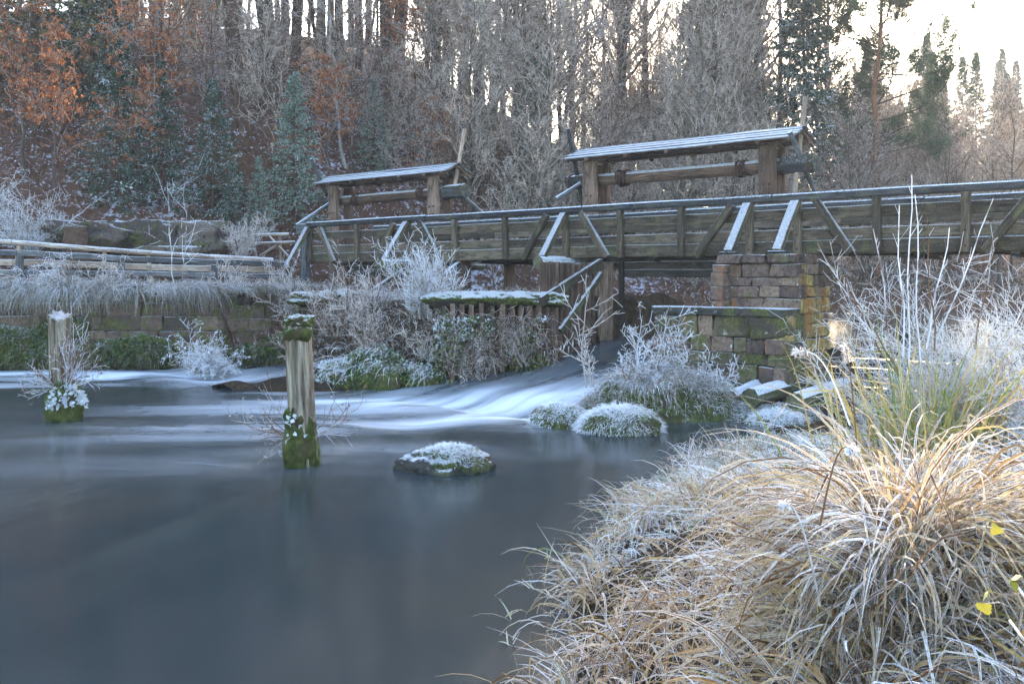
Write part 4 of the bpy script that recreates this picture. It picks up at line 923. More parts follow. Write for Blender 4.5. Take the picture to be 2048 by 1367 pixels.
# green clumps at the water edge of the spit
for i, (s, n, r, nl, mt, lab) in enumerate([(6.6, -4.85, (.95, .6, 1.0), 3400, 'ivy', 'large green ivy clump at the nose of the spit'), (5.4, -5.0, (.6, .5, .55), 1100, 'ivy_frost', 'smaller frosted leafy clump left of the ivy'), (7.6, -4.4, (.5, .4, .5), 800, 'ivy', 'green leafy clump at the foot of the right piling')]):
    c = BF(s, n, .25); t = empty('ivy_clump', c, BANG, lab, 'ivy')
    moss_lump(t, 'earth', (0, 0, -.1), (r[0] * .85, r[1] * .85, r[2] * .85), 50 + i, 'moss', 3)
    leaf_mass('leaves', t, (0, 0, 0), r, nl, .075, mt, .55)
    a = Acc(); m = 60; p = np.c_[rng.uniform(-r[0], r[0], m), rng.uniform(-r[1], -.2 * r[1], m), rng.uniform(.1, r[2] * .8, m)]
    a.blades(p, np.c_[rng.normal(0, .5, m), rng.uniform(-1, -.3, m), rng.uniform(-.2, .6, m)], rng.uniform(.3, .7, m), .012, rng.uniform(1, 2, m), 5, .9); add('hanging_grass', a.mesh('hanging_grass', M['grass_white']), t)
# moss line at the foot of the left wall and ferns
for i, (u, v, D, r) in enumerate([(30, 700, 28.6, (1.3, .35, .7)), (190, 712, 28.7, (.9, .3, .45)), (275, 705, 28.7, (1.0, .3, .5)), (520, 712, 27.6, (.75, .3, .42)), (560, 700, 27.4, (.6, .3, .5)), (110, 690, 28.7, (.8, .3, .8))]):
    t = empty('moss_cushion', PT(u, v, D), 0, ['broad green moss hanging at the far left wall foot', 'green ferny moss behind the slanting post', 'green ferny moss left of the low chute shrub', 'green moss bank right of the low chute shrub', 'green moss bank just left of the tall post top', 'dark moss behind the slanting post on the wall'][i], 'moss')
    moss_lump(t, 'cushion', (0, .1, -.05), (r[0] * .95, r[1] * .9, r[2] * .85), 70 + i, 'moss', 4, .5); leaf_mass('fern_leaves', t, (0, -.05, 0), (r[0], r[1] + .1, r[2]), 420, .09, 'fern', .1)
    a = Acc(); m = 700; p = np.c_[rng.uniform(-1, 1, m) * r[0], rng.uniform(-1, -.2, m) * (r[1] + .05), rng.uniform(-.7, .9, m) * r[2]]; p[:, 2] *= np.sqrt(np.clip(1 - (p[:, 0] / r[0]) ** 2, .1, 1))
    a.blades(p, np.c_[rng.normal(0, .6, m), rng.uniform(-1, -.1, m), rng.normal(.1, .5, m)], rng.uniform(.12, .4, m), .022, rng.uniform(1, 2.4, m), 4, rng.uniform(0, .7, m)); add('hanging_moss', a.mesh('hanging_moss', M['grass_moss']), t)

# grass hanging over the wall and on the verge
a = Acc(); n = 15000; x = np.concatenate([rng.uniform(-22, -8.6, n)]); y = 28.85 + rng.normal(0, .12, n) ; z = np.full(n, 2.3) + rng.uniform(-.12, .05, n)
L = rng.uniform(.35, 1.25, n) + .8 * np.clip(fbm(x * .7, x * 0 + 2) + .35 * sstep(-10, -14, x), 0, 1)
k = rng.random(n) < np.clip(.55 + fbm(x * 1.6, x * 0 + 9) * .9, .06, 1); x, y, z, L = x[k], y[k], z[k], L[k]; n = len(x); sw = fbm(x * .9, x * 0 + 4) * 1.2
a.blades(np.c_[x, y, z], np.c_[rng.normal(0, .6, n) + sw, -rng.uniform(.2, 1, n), rng.uniform(-.1, .9, n)], L, rng.uniform(.008, .02, n), rng.uniform(1.2, 2.4, n), 5, rng.uniform(.2, 1, n))
n = 5000; x = rng.uniform(-22, -6.5, n); y = rng.uniform(28.9, 34.5, n); k = (to_bf(x, y)[0] < -1.4); x, y = x[k], y[k]; n = len(x)
a.blades(np.c_[x, y, np.full(n, 2.3)], np.c_[rng.normal(0, .5, (n, 2)), np.ones(n)], rng.uniform(.12, .45, n), .014, rng.uniform(.4, 1.8, n), 4, rng.uniform(.4, 1, n))
n = 2600; q = rng.uniform(-6.4, .2, n); p = np.stack([BF(-1.15 + rng.normal(0, .08), v, 2.3) for v in q])
a.blades(p, np.c_[np.full(n, EV[0]) + rng.normal(0, .4, n), np.full(n, EV[1]) + rng.normal(0, .4, n), rng.uniform(0, .8, n)], rng.uniform(.2, .6, n), .014, rng.uniform(1.2, 2.4, n), 5, rng.uniform(.2, 1, n))
tag(add('wall_top_grass', a.mesh('wall_top_grass', M['grass_hang'])), 'frosted grass hanging over the left bank wall and covering its verge', 'grass', kind='stuff')
# grass and fallen leaves over the spit
a = Acc(); n = 3600; s = rng.uniform(3.2, 9.4, n); nn = rng.uniform(-5.2, 0, n); s = 3.2 + (s - 3.2) / 6.2 * (chute_edge(nn) - 3.35); z = spit_z(s, nn); P = A0[None] + EV[None] * s[:, None] + NV[None] * nn[:, None]
a.blades(np.c_[P, z], np.c_[rng.normal(0, .6, (n, 2)), np.ones(n)], rng.uniform(.15, .5, n), .012, rng.uniform(.6, 2, n), 4, rng.uniform(.3, 1, n))
tag(add('spit_grass', a.mesh('spit_grass', M['grass_hang'])), 'short frosted grass covering the spit between the chutes', 'grass', kind='stuff')

# icicles along the water line
a = Acc(); n = 40; q = rng.uniform(-4.2, -.8, n); P = np.stack([BF(float(chute_edge(np.array(v))) + .06, v, .35 + rng.uniform(0, .15) + .9 * float(sstep(-6, 1, np.array(v)))) for v in q]); Q = P - np.array([0, 0, 1]) * rng.uniform(.05, .16, n)[:, None]
a.tubes(np.stack([P, Q], 1), np.c_[np.full(n, .012), np.full(n, .002)], 5); tag(add('icicles', a.mesh('icicles', M['ice'])), 'small icicles hanging along the right chute piling', 'ice', kind='stuff')

# ------------------------------------------------------------------ reeds and grass on the near bank
def bank_pts(n, y0, y1, d0, d1):
    y = y0 + (y1 - y0) * rng.random(n); d = d0 + (d1 - d0) * rng.random(n); x = np.interp(y, SY, SX) + d
    return x, y
def grass_patch(name, mat, label, n, y0, y1, d0, d1, L, w, el, bend, K=6, frost=(.1, .9), lean=(-.25, -.1), xmax=1e9, dens=None):
    a = Acc(); x, y = bank_pts(n, y0, y1, d0, d1); k = (x < y * .62 + .6) & (x < xmax)
    if dens is not None: k &= rng.random(n) < dens(x, y)
    x, y = x[k], y[k]; m = len(x); z = bank_z(x, y) - .03; cl = .75 + .5 * np.clip(fbm(x * 2.3, y * 2.3) + .3, -.5, .8)
    az = fbm(x * 1.3 + 7, y * 1.3) * 4.5 + rng.normal(0, 1.0, m) + 3.6; e = np.radians(rng.uniform(el[0], el[1], m)); hx, hy = np.cos(az) + lean[0], np.sin(az) + lean[1]
    q = np.hypot(hx, hy) + 1e-6; d = np.stack([hx / q * np.cos(e), hy / q * np.cos(e), np.sin(e)], 1)
    a.blades(np.c_[x, y, z], d, rng.uniform(L[0], L[1], m) * cl, rng.uniform(w[0], w[1], m), rng.uniform(bend[0], bend[1], m), K, rng.uniform(frost[0], frost[1], m), kink=.6)
    return tag(add(name, a.mesh(name, M[mat])), label, 'grass', kind='stuff')
grass_patch('straw_mat', 'grass', 'matted dry straw coloured grass over the near bank', 18000, 2.6, 9.5, -.45, 4.2, (.3, .8), (.006, .016), (10, 80), (1.4, 3.4), 7, (0, .75), dens=lambda x, y: .15 + .85 * sstep(-.45, .15, fbm(x * 2.3, y * 2.3)))
grass_patch('reed_litter', 'grass', 'fallen dry stalks lying across the near bank', 5200, 2.6, 9.5, -.3, 4.2, (.4, .95), (.004, .009), (-8, 35), (.1, .9), 5, (.3, 1.0))
grass_patch('frosted_meadow', 'grass_white', 'white frosted grass along the water edge farther up the bank', 13000, 8.0, 15.5, -.3, 3.4, (.2, .48), (.007, .013), (25, 85), (.9, 2.5), 5, (.4, 1.0))
grass_patch('bank_edge_reeds', 'grass', 'taller frosted reeds fringing the far part of the near bank', 1500, 11.0, 14.8, -.1, 1.2, (.4, .75), (.009, .016), (55, 88), (.8, 2.2), 6, (.3, .9), dens=lambda x, y: sstep(-.2, .5, fbm(x * .9, y * .9)))
def tussock(name, cx, cy, n, spread, L, w, mat, label, bend=(1.4, 3.6), el=(62, 90), frost=(.1, .8), K=8, lean=(0, 0)):
    a = Acc(); r = np.abs(rng.normal(0, spread, n)); th = rng.uniform(0, 2 * math.pi, n); x, y = cx + r * np.cos(th), cy + r * np.sin(th); z = bank_z(x, y) - .05
    az = th + rng.normal(0, .8, n); e = np.radians(rng.uniform(el[0], el[1], n)); d = np.stack([np.cos(az) * np.cos(e) + lean[0], np.sin(az) * np.cos(e) + lean[1], np.sin(e)], 1)
    a.blades(np.c_[x, y, z], d, rng.uniform(L[0], L[1], n), rng.uniform(w[0], w[1], n), rng.uniform(bend[0], bend[1], n), K, rng.uniform(frost[0], frost[1], n), twist=.8, kink=.45)
    return tag(add(name, a.mesh(name, M[mat])), label, 'grass', kind='stuff')
tussock('reed_tussock', 1.75, 4.6, 2300, .31, (.5, 1.15), (.005, .017), 'grass_warm', 'big golden brown reed tussock with broad drooping blades in the foreground')
tussock('reed_tussock', 1.82, 4.7, 320, .24, (.9, 1.45), (.006, .017), 'grass_warm', 'tall upright crest of the golden foreground tussock', bend=(1.5, 3.4), el=(70, 90))
tussock('reed_tussock', 2.3, 4.9, 1300, .34, (.45, 1.0), (.005, .016), 'grass', 'dry reeds right of the big foreground tussock', frost=(.2, .9))
tussock('reed_tussock', 1.35, 4.0, 900, .36, (.4, .9), (.008, .018), 'grass', 'dry brown reed tussock in front of the golden one')
tussock('reed_tussock', 2.0, 3.5, 1000, .42, (.35, .75), (.005, .015), 'grass', 'frost edged reed clump at the lower right', frost=(.3, 1))
tussock('reed_tussock', 3.5, 6.4, 900, .5, (.5, 1.05), (.008, .015), 'grass', 'frosted reeds behind the golden tussock at the right', frost=(.5, 1))
tussock('reed_tussock', 2.4, 6.0, 800, .45, (.4, .85), (.008, .015), 'grass', 'pale reeds behind the golden tussock', frost=(.4, 1))
tussock('green_reed', 3.35, 8.2, 190, .35, (.8, 1.55), (.012, .022), 'grass_green', 'tall green and yellow reeds in front of the frosted thicket', (.2, 1.3), (72, 90), (0, .5))
tussock('green_reed', 3.9, 8.6, 90, .3, (.8, 1.4), (.012, .02), 'grass_green', 'green reeds growing inside the white thicket', (.2, 1.2), (72, 90), (.1, .6))
for i, (x, y, h, nst, sp, lab) in enumerate([(4.4, 9.0, 1.15, 90, .5, 'dense white frosted thicket at the right edge'), (5.0, 9.8, 1.4, 90, .5, 'tall white frosted thicket reaching the right picture edge'), (4.1, 10.2, 1.15, 60, .55, 'frosted thicket behind the green reeds'), (4.6, 8.0, 1.0, 60, .6, 'low frosted tangle at the right edge behind the reeds')]):
    bush('frosted_thicket', (x, y, float(bank_z(np.array(x), np.array(y))) - .05), nst, h, sp, 'twig_cream', lab, 'ivy', 120, .04, 'thicket', sub=10, sub2=8, r=.0026, sub3=0)
# tall bare stems in front of the railing
for i, (u0, v0, u1, v1, D, lab) in enumerate([(1815, 700, 1822, 350, 8.2, 'tallest thin upright stem crossing the bridge railing'), (1838, 690, 1832, 388, 8.3, 'second thin upright stem beside the tallest one'), (1790, 690, 1750, 455, 8.4, 'thin stem leaning left before the railing'), (1860, 660, 1985, 405, 8.2, 'long thin stem leaning right across the railing'), (1800, 680, 1632, 485, 8.6, 'long thin twig leaning far left towards the pier'), (1810, 650, 1795, 413, 8.1, 'short thin upright stem left of the tallest'), (1870, 640, 1852, 436, 8.1, 'thin stem right of the tallest ones'), (1850, 640, 1900, 455, 8.3, 'thin stem leaning slightly right'), (1800, 700, 1678, 560, 8.5, 'low thin twig leaning left over the pool'), (1950, 640, 1990, 470, 8.4, 'thin frosted stem above the right thicket')]):
    A_, B_ = PT(u0, v0 + 60, D), PT(u1, v1, D - .2); t_ = np.linspace(0, 1, 7)[:, None]; P = A_ + (B_ - A_) * t_ + np.array([.03, 0, .02]) * np.sin(t_ * 9 + i) * .5
    a = Acc(); a.tubes(P[None] - A_, np.linspace(.008, .0035, 7)[None], 5); P2, R2 = grow(P[None] - A_, np.full((1, 7), .004), 9, .3, .95, (25, 45), (.03, .12), 3, .8, .002, .1, .1); a.tubes(P2, R2, 3)
    tag(add('bare_stem', a.mesh('bare_stem', M['stem']), None, A_), lab, 'stem', 'bare stems before the railing')
# reed stems with drooping seed heads
for i, (u0, v0, u1, v1, D, lab) in enumerate([(1700, 760, 1590, 705, 5.2, 'arching reed stem with pale seed head reaching left'), (1720, 900, 1690, 690, 5.0, 'upright reed stem with small seed head above the tussock'), (1640, 960, 1710, 905, 4.1, 'frosted drooping seed head in the foreground tussock'), (1640, 1120, 1560, 1010, 4.0, 'short brown stem left of the golden tussock')]):
    A_, B_ = PT(u0, v0 + 90, D), PT(u1, v1, D); t_ = np.linspace(0, 1, 9)[:, None]; P = A_ + (B_ - A_) * t_ + np.array([0, 0, .14]) * np.sin(t_ * math.pi) - A_
    t = empty('reed_stem', A_, 0, lab, 'reed'); a = Acc(); a.tubes(P[None], np.linspace(.005, .002, 9)[None], 5); add('stalk', a.mesh('stalk', M['stem']), t)
    a = Acc(); n = 90; k = rng.uniform(6, 8, n); j = k.astype(int).clip(0, 7); w = (k - j)[:, None]; q = P[j] * (1 - w) + P[np.minimum(j + 1, 8)] * w
    a.blades(q, nrm((P[8] - P[6])[None] + rng.normal(0, .12, (n, 3))), .035, .006, .8, 2, .9); add('seed_head', a.mesh('seed_head', M['grass']), t)
# yellow bramble leaves at the right edge
for i, (u, v, D, lab) in enumerate([(2030, 1165, 3.0, 'bright yellow leaves poking in at the right edge'), (2020, 1240, 2.9, 'yellow and brown leaves below the bright yellow ones')]):
    c = PT(u, v, D); t = empty('bramble', c, 0, lab, 'bramble'); n = 5
    for j in range(n):                                # lobed leaf outline, cupped
        th = np.linspace(0, 2 * math.pi, 25)[:-1]; rr = .74 + .13 * np.cos(th * 3) + .05 * np.cos(th * 12) + .02 * rng.normal(size=24)
        q = np.c_[np.cos(th) * rr, np.sin(th) * rr * .9, .22 * rr ** 2 * np.cos(2 * th) + .1 * np.sin(3 * th) * rr]; q = np.r_[[[0, 0, .06]], q] * rng.uniform(.018, .032)
        k = np.arange(24); F = np.stack([np.zeros(24, int), k + 1, (k + 1) % 24 + 1], 1)
        me = mesh_np('leaf', q, [F], M['leaf_yellow'], {'rnd': np.full(25, rng.random()), 'frost': np.r_[0, np.full(24, .35)]}, True)
        add('leaf', me, t, rng.normal(0, .05, 3), (rng.normal(1.1, .4), rng.normal(0, .4), rng.uniform(0, 6)))
    a = Acc(); P = np.array([[0, 0, 0], [.1, .05, -.12], [.16, .08, -.3], [.2, .1, -.6]], float)[None]; a.tubes(P, np.full((1, 4), .004), 5); add('stalk', a.mesh('stalk', M['stem']), t)
# water plants sticking out by the near shore
for i, (u, v) in enumerate([(1065, 1180), (1010, 1240), (1020, 1290), (1095, 1120)]):
    c = PZ(u, v); a = Acc(); n = 5; a.blades(np.zeros((n, 3)) + rng.normal(0, .02, (n, 3)), np.c_[rng.normal(0, .7, (n, 2)), np.ones(n)], rng.uniform(.08, .22, n), .011, rng.uniform(0, 2, n), 4, .6)
    tag(add('water_weed', a.mesh('water_weed', M['grass_green']), None, c), 'small weed tuft poking out of the calm water near the grassy bank', 'water plant', 'weeds in the shallow water')

# ------------------------------------------------------------------ trees
def trunk_line(h, wob, lean=(0, 0), K=13):
    t = np.linspace(0, 1, K); w = np.cumsum(rng.normal(0, wob, (K, 2)), 0); w -= w[0]
    return np.c_[lean[0] * t * h + w[:, 0], lean[1] * t * h + w[:, 1], t * h - .3]
def bare_tree(h, r, first=.3, n1=30, spread=.3, twig='twig', bark='bark', leaves=None, nl=0, lsz=.09, wob=.12, n2=6, n3=5, n4=3, tip=.006, up=.12, lean=(0, 0), lrange=(0, 1)):
    T = trunk_line(h, wob, lean); R = r * (1 - np.linspace(0, 1, 13) ** 1.1 * .9); R[0] *= 1.35
    a = Acc(); a.tubes(T[None], R[None], 9); tm = a.mesh('trunk', M[bark], True)
    c = Acc(); P1, R1 = grow(T[None], R[None], n1, first, .985, (30, 65), (spread * .7, spread * 1.2), 7, .5, .014, .10, up, lambda t: 1.15 - .75 * (t - first) / (1 - first)); c.tubes(P1, R1, 5, .35)
    P2, R2 = grow(P1, R1, n2, .2, .97, (25, 60), (.28, .52), 5, .55, .009, .12, up * .7); c.tubes(P2, R2, 4, .6)
    P3, R3 = grow(P2, R2, n3, .15, 1, (25, 65), (.3, .55), 4, .6, tip, .13, up * .4); c.tubes(P3, R3, 3, .9)
    P4, R4 = grow(P3, R3, n4, .2, 1, (25, 65), (.35, .6), 3, .8, tip * .75, .12, 0); c.tubes(P4, R4, 3, 1.0)
    cm = c.mesh('crown', M[twig]); ms = [('trunk', tm), ('crown', cm)]
    if nl:
        q = np.concatenate([P4[:, -1], P4[:, 1], P3[:, -1]]); zz = q[:, 2] / h; q = q[(zz > lrange[0]) & (zz < lrange[1])]; q = q[rng.integers(len(q), size=nl)] + rng.normal(0, .05, (nl, 3)); l = Acc()
        l.leaves(q, lsz * rng.uniform(.6, 1.3, nl), .6, rng.uniform(0, .8, nl), nrm(rng.normal(0, .5, (nl, 3)) + np.array([0, 0, -.8]))); ms.append(('leaves', l.mesh('leaves', M[leaves])))
    return ms
def spruce(h, r, base=.08, wid=.2, nb=120, mat='needle', sp=22, bark='bark_brown', needle=.11, droop=.25, nw=.045):
    T = trunk_line(h, .02); R = r * (1 - np.linspace(0, 1, 13) * .93); a = Acc(); a.tubes(T[None], R[None], 8); tm = a.mesh('trunk', M[bark], True)
    t = base + (1 - base) * (np.arange(nb) + rng.random(nb)) / nb; az = np.arange(nb) * 2.399 + rng.normal(0, .3, nb); L = h * wid * (1 - t) ** .95 * rng.uniform(.7, 1.12, nb) * (.65 + .35 * np.minimum(1, (t - base) * 8)) + .12
    o = np.stack([np.interp(t, np.linspace(0, 1, 13), T[:, i]) for i in range(3)], 1)
    d = np.stack([np.cos(az), np.sin(az), np.where(t > .9, .35, -droop + .5 * t)], 1); P = [o]; K = 7
    for k in range(K - 1):
        d = nrm(d + np.array([0, 0, -.06 + .05 * k]) + rng.normal(0, .05, (nb, 3))); P.append(P[-1] + d * (L / (K - 1))[:, None])
    P = np.stack(P, 1); RB = np.linspace(.022, .005, K)[None].repeat(nb, 0); c = Acc(); c.tubes(P, RB, 3, .2); cm = c.mesh('branches', M['twig_dark'])
    P2, R2 = grow(P, RB, sp, .12, 1, (35, 70), (.16, .34), 3, .5, .004, .06, -.10)
    P2[:, :, 2] = P2[:, :1, 2] + (P2[:, :, 2] - P2[:, :1, 2]) * .45 - np.array([0, .02, .07])[None] * L.repeat(sp)[:, None] * .35
    n = len(P2); m = 6; k = rng.random((n, m)); q = P2[:, 0, None] + (P2[:, 2] - P2[:, 0])[:, None] * k[..., None]; q = q.reshape(-1, 3); dd = np.repeat(nrm(P2[:, 2] - P2[:, 0]), m, 0)
    N = len(q); dd = nrm(dd + rng.normal(0, .45, (N, 3)) + np.array([0, 0, -.12])); f = Acc()
    f.blades(q, dd, needle * rng.uniform(.7, 1.5, N), nw, .3, 1, rng.uniform(0, 1, N), np.clip(rng.normal(.5, .2, N), 0, 1), 1.2, .3)
    return [('trunk', tm), ('branches', cm), ('crown', f.mesh('crown', M[mat]))]
def pine(h, r):
    T = trunk_line(h, .12); R = r * (1 - np.linspace(0, 1, 13) * .85); a = Acc(); a.tubes(T[None], R[None], 9); tm = a.mesh('trunk', M['bark_pine'], True)
    c = Acc(); P1, R1 = grow(T[None], R[None], 46, .33, .99, (55, 88), (.13, .25), 7, .35, .012, .13, .04, lambda t: 1.25 - .9 * np.maximum(t - .5, 0) * 2); c.tubes(P1, R1, 5, .2)
    P2, R2 = grow(P1, R1, 7, .4, 1, (25, 60), (.22, .42), 4, .5, .006, .12, .10); c.tubes(P2, R2, 3, .3)
    P3, R3 = grow(P2, R2, 6, .3, 1, (25, 60), (.3, .5), 3, .6, .005, .1, .12); c.tubes(P3, R3, 3, .3)
    q = P3[:, 1:].reshape(-1, 3); m = 26; q = np.repeat(q, m, 0) + rng.normal(0, .09, (len(q) * m, 3)); N = len(q); f = Acc()
    f.blades(q, nrm(rng.normal(0, 1, (N, 3)) + np.array([0, 0, .35])), .2 * rng.uniform(.6, 1.3, N), .04, .3, 1, rng.uniform(0, .5, N), None, 1.0, .3)
    return [('trunk', tm), ('branches', c.mesh('branches', M['twig_dark'])), ('crown', f.mesh('crown', M['needle_pine']))]
def place(name, ms, loc, label, cat='tree', group=None, rz=None, sc=1.0, tilt=(0, 0)):
    e = empty(name, loc, 0, label, cat, group); e.rotation_euler = (tilt[0], tilt[1], rng.uniform(0, 6.28) if rz is None else rz); e.scale = (sc, sc, sc)
    for nm, me in ms: add(nm, me, e)
    return e
rng = np.random.default_rng(101)
BARE = [bare_tree(19, .21, .32, 34, .26, 'twig_wood'), bare_tree(21, .24, .4, 32, .24, 'twig_wood', wob=.10), bare_tree(16, .15, .25, 34, .30, 'twig_wood', wob=.16)]
TALL = [bare_tree(24, .30, .5, 26, .2, 'twig_rust', 'bark_brown', wob=.09, n3=4), bare_tree(22, .26, .45, 28, .22, 'twig_rust', 'bark', wob=.12, n3=4)]
FROSTED = [bare_tree(13, .14, .15, 40, .32, 'twig_wood', 'bark', tip=.008, n4=4), bare_tree(11, .12, .12, 40, .34, 'twig_wood', 'bark', tip=.008, n4=4)]
BEECH = [bare_tree(12, .10, .15, 24, .28, 'twig_rust', 'bark', 'beech', 4200, .14, up=.05, n2=5, n3=4, n4=2), bare_tree(7, .06, .15, 17, .34, 'twig_rust', 'bark', 'beech', 2200, .13, up=.02, n2=5, n3=4, n4=2)]
SAPL = [bare_tree(6, .04, .1, 26, .34, 'twig_wood', 'bark', n2=6, n3=4, n4=3, tip=.005), bare_tree(7.5, .05, .15, 26, .30, 'twig_rust', 'bark', n2=6, n3=4, n4=3, tip=.005)]
SPR = [spruce(18, .2, .1, .17, 190, 'needle', 24, needle=.2, nw=.09), spruce(14, .16, .05, .2, 170, 'needle', 24, needle=.19, nw=.08)]
FIR = [spruce(6, .07, .02, .27, 130, 'needle_frost', 18, needle=.08), spruce(5, .06, .02, .3, 110, 'needle', 18, needle=.08)]

# the ones that can be told apart, placed at their foot on the slope
def by_foot(u, v): return ray_ground(u, v)
LEFT_TRUNKS = [(222, 170, 1.15, .0, 'thick straight trunk standing beside the dark spruce at upper left'), (303, 160, .8, .01, 'slim dark trunk, left of a close pair in the upper left wood'), (320, 158, .8, .0, 'slim dark trunk, right of a close pair in the upper left wood'), (466, 150, .8, .0, 'straight grey trunk on the bright slope crest'), (480, 255, 1.15, .07, 'thick trunk leaning right on the slope above the small firs'), (535, 212, .95, .06, 'second leaning thick trunk right of the first'), (588, 208, .95, .02, 'straight thick trunk above the frosted fir'), (654, 228, .6, .01, 'thin dark straight trunk right of the frosted fir'), (680, 215, .85, .09, 'trunk leaning right above the left windlass'), (768, 215, .7, .0, 'dark upright trunk above the left windlass roof')]
for i, (u, v, sc, ln, lab) in enumerate(LEFT_TRUNKS): place('forest_tree', TALL[i % 2], by_foot(u, v), lab, sc=sc, tilt=(0, ln))
place('birch_tree', bare_tree(13, .075, .4, 22, .25, 'twig', 'bark_birch', wob=.16), by_foot(692, 335), 'thin white barked birch above the left windlass', tilt=(0, .06))
place('forest_tree', bare_tree(17, .16, .3, 30, .3, 'twig', 'bark', wob=.1), by_foot(945, 405), 'grey tree leaning right between the two windlasses', tilt=(0, .16))
place('forest_tree', bare_tree(15, .14, .3, 30, .3, 'twig', 'bark', wob=.12), by_foot(1105, 415), 'slim frosted tree left of the big windlass lever', tilt=(0, .1))
place('forest_tree', bare_tree(17, .16, .28, 32, .28, 'twig', 'bark', wob=.1), by_foot(1345, 395), 'tall spreading bare tree behind the big windlass', tilt=(0, .08))
place('spruce_tree', spruce(20, .22, .14, .19, 200, 'needle_gold', 26, needle=.18, nw=.07), on_hill(70, 41), 'big dark spruce at the upper left corner')
place('spruce_tree', SPR[1], on_hill(185, 43), 'dark spruce just right of the corner spruce', sc=.8)
place('spruce_tree', SPR[1], on_hill(-60, 43), 'dark spruce cut by the left picture edge', sc=.9)
place('fir_tree', FIR[1], by_foot(330, 405), 'dark small fir in the left undergrowth', sc=1.1)
place('fir_tree', FIR[1], by_foot(240, 400), 'shady young fir behind rust coloured beech leaves', sc=1.25)
place('fir_tree', FIR[1], by_foot(425, 425), 'dark young fir left of the frosted one', sc=1.05)
place('fir_tree', FIR[0], by_foot(592, 455), 'frosted young fir left of the small windlass', sc=1.02)
place('fir_tree', FIR[1], by_foot(465, 470), 'low dark fir by the bridge head', sc=.6)
place('fir_tree', FIR[0], by_foot(520, 470), 'little frosted fir right beside the bridge head poles', sc=.5)
place('fir_tree', FIR[0], by_foot(745, 350), 'dim frosted fir behind the small windlass', sc=.75)
place('spruce_tree', spruce(9, .1, .04, .2, 150, 'needle_frost', 20, needle=.14, nw=.06), by_foot(1070, 455), 'pale hazy spruce between the two windlasses')
place('spruce_tree', SPR[0], on_hill(1612, 50), 'pointed spruce right of the big windlass post', sc=.98)
place('spruce_tree', SPR[0], on_hill(1440, 60), 'dark spruce behind the big windlass roof', sc=1.1)
place('spruce_tree', SPR[1], on_hill(1395, 62), 'dark spruce left of its taller neighbour behind the roof', sc=1.2)
place('spruce_tree', SPR[0], on_hill(1505, 64), 'dark spruce among frosted trees above the roof end', sc=1.0)
rng = np.random.default_rng(5)
place('pine_tree', pine(18, .22), on_hill(1755, 49.5), 'tall pine with reddish trunk standing against the sky')
for (u, v, k, sc, lab) in [(45, 350, 1, 1.1, 'rust leaved beech at the left edge'), (110, 395, 1, .9, 'low rust leaved beech near the left weeds'), (275, 390, 1, 1.0, 'rust leaved young beech before the dark fir'), (330, 260, 0, .9, 'rust leaved beech in the upper left wood'), (655, 395, 1, .8, 'bright rust sapling right of the frosted fir'), (745, 250, 0, 1.0, 'tall beech with copper leaves above the left windlass'), (830, 330, 0, .75, 'thin beech with some rust leaves in mid picture'), (870, 420, 1, .7, 'small rust leaved beech by the left windlass end')]:
    place('beech_tree', BEECH[k], by_foot(u, v), lab, sc=sc)
for u_, D_, k_, sc_, lab in [(1528, 54, 0, 1.05, 'bare tree close above the right end of the big roof'), (1560, 57, 1, 1.0, 'tall bare tree behind the right gable of the big roof'), (1495, 58, 1, 1.05, 'tall bare tree left of the right gable of the big roof'), (1165, 76, 0, 1.0, 'far slender tree seen in the bright gap, leftmost'), (1205, 84, 1, .95, 'far slender tree seen in the bright gap, second from left'), (1250, 78, 0, .95, 'far slender tree seen in the bright gap, third from left'), (1290, 86, 1, 1.0, 'far slender tree seen in the bright gap, rightmost'), (1225, 70, 2, 1.1, 'spreading bare tree in the middle of the bright gap'), (1330, 72, 2, 1.15, 'spreading bare tree at the right side of the bright gap'), (1640, 66, 1, .9, 'slender bare tree right behind the pointed spruce')]:
    place('forest_tree', BARE[k_], on_hill(u_, D_), lab, sc=sc_)
# the wood behind: many of a kind
def zone(u): return 'left' if u < 900 else ('middle' if u < 1450 else 'right')
placed = []
def scatter(n, u0, u1, d0, d1, sep, fn):
    c = 0; tries = 0
    while c < n and tries < n * 40:
        tries += 1; D = rng.uniform(d0, d1); u = rng.uniform(u0, u1); p = on_hill(u, D)
        if abs(p[0] - (-1.96 + math.tan(math.radians(SUN_AZ)) * (D - 23.9))) < 2.5 and D > 40 and fn not in (f_sap, f_spr):
            if rng.random() < .5: continue
            placed.append(p); place('frosted_tree', FROSTED[tries % 2], p, 'small pale tree in the sunny gap ' + spot(u, D), group='small frosted trees in the sunny gap', sc=float(np.clip((2.2 + (D - 24) * math.tan(math.radians(SUN_EL)) - p[2]) / 13 * rng.uniform(.7, .88), .25, .95))); c += 1; continue
        if fn in (f_frost, f_bare) and ((1540 < u < 1680 and D < 54) or (1680 < u < 1880 and D < 54)): continue
        if p[2] < 1.4 or any((p[0] - q[0]) ** 2 + (p[1] - q[1]) ** 2 < sep * sep for q in placed): continue
        placed.append(p); fn(u, D, p, c); c += 1
LM = [(150, 'at the left picture edge'), (350, 'above the boulders'), (560, 'above the bridge head'), (700, 'left of the small windlass'), (900, 'above the small windlass'), (1010, 'just right of the small windlass'), (1130, 'between the two windlasses'), (1300, 'above the big roof, left part'), (1450, 'above the big roof, middle'), (1600, 'above the big roof, right end'), (1720, 'just right of the big windlass'), (1830, 'around the tall pine'), (1940, 'right of the tall pine'), (9999, 'at the right picture edge')]
def spot(u, D): return next(t for k, t in LM if u < k) + (' low down' if D < 47 else ' half way up' if D < 53 else ' farther up' if D < 60 else ' high up' if D < 72 else ' far off' if D < 100 else ' on the horizon')
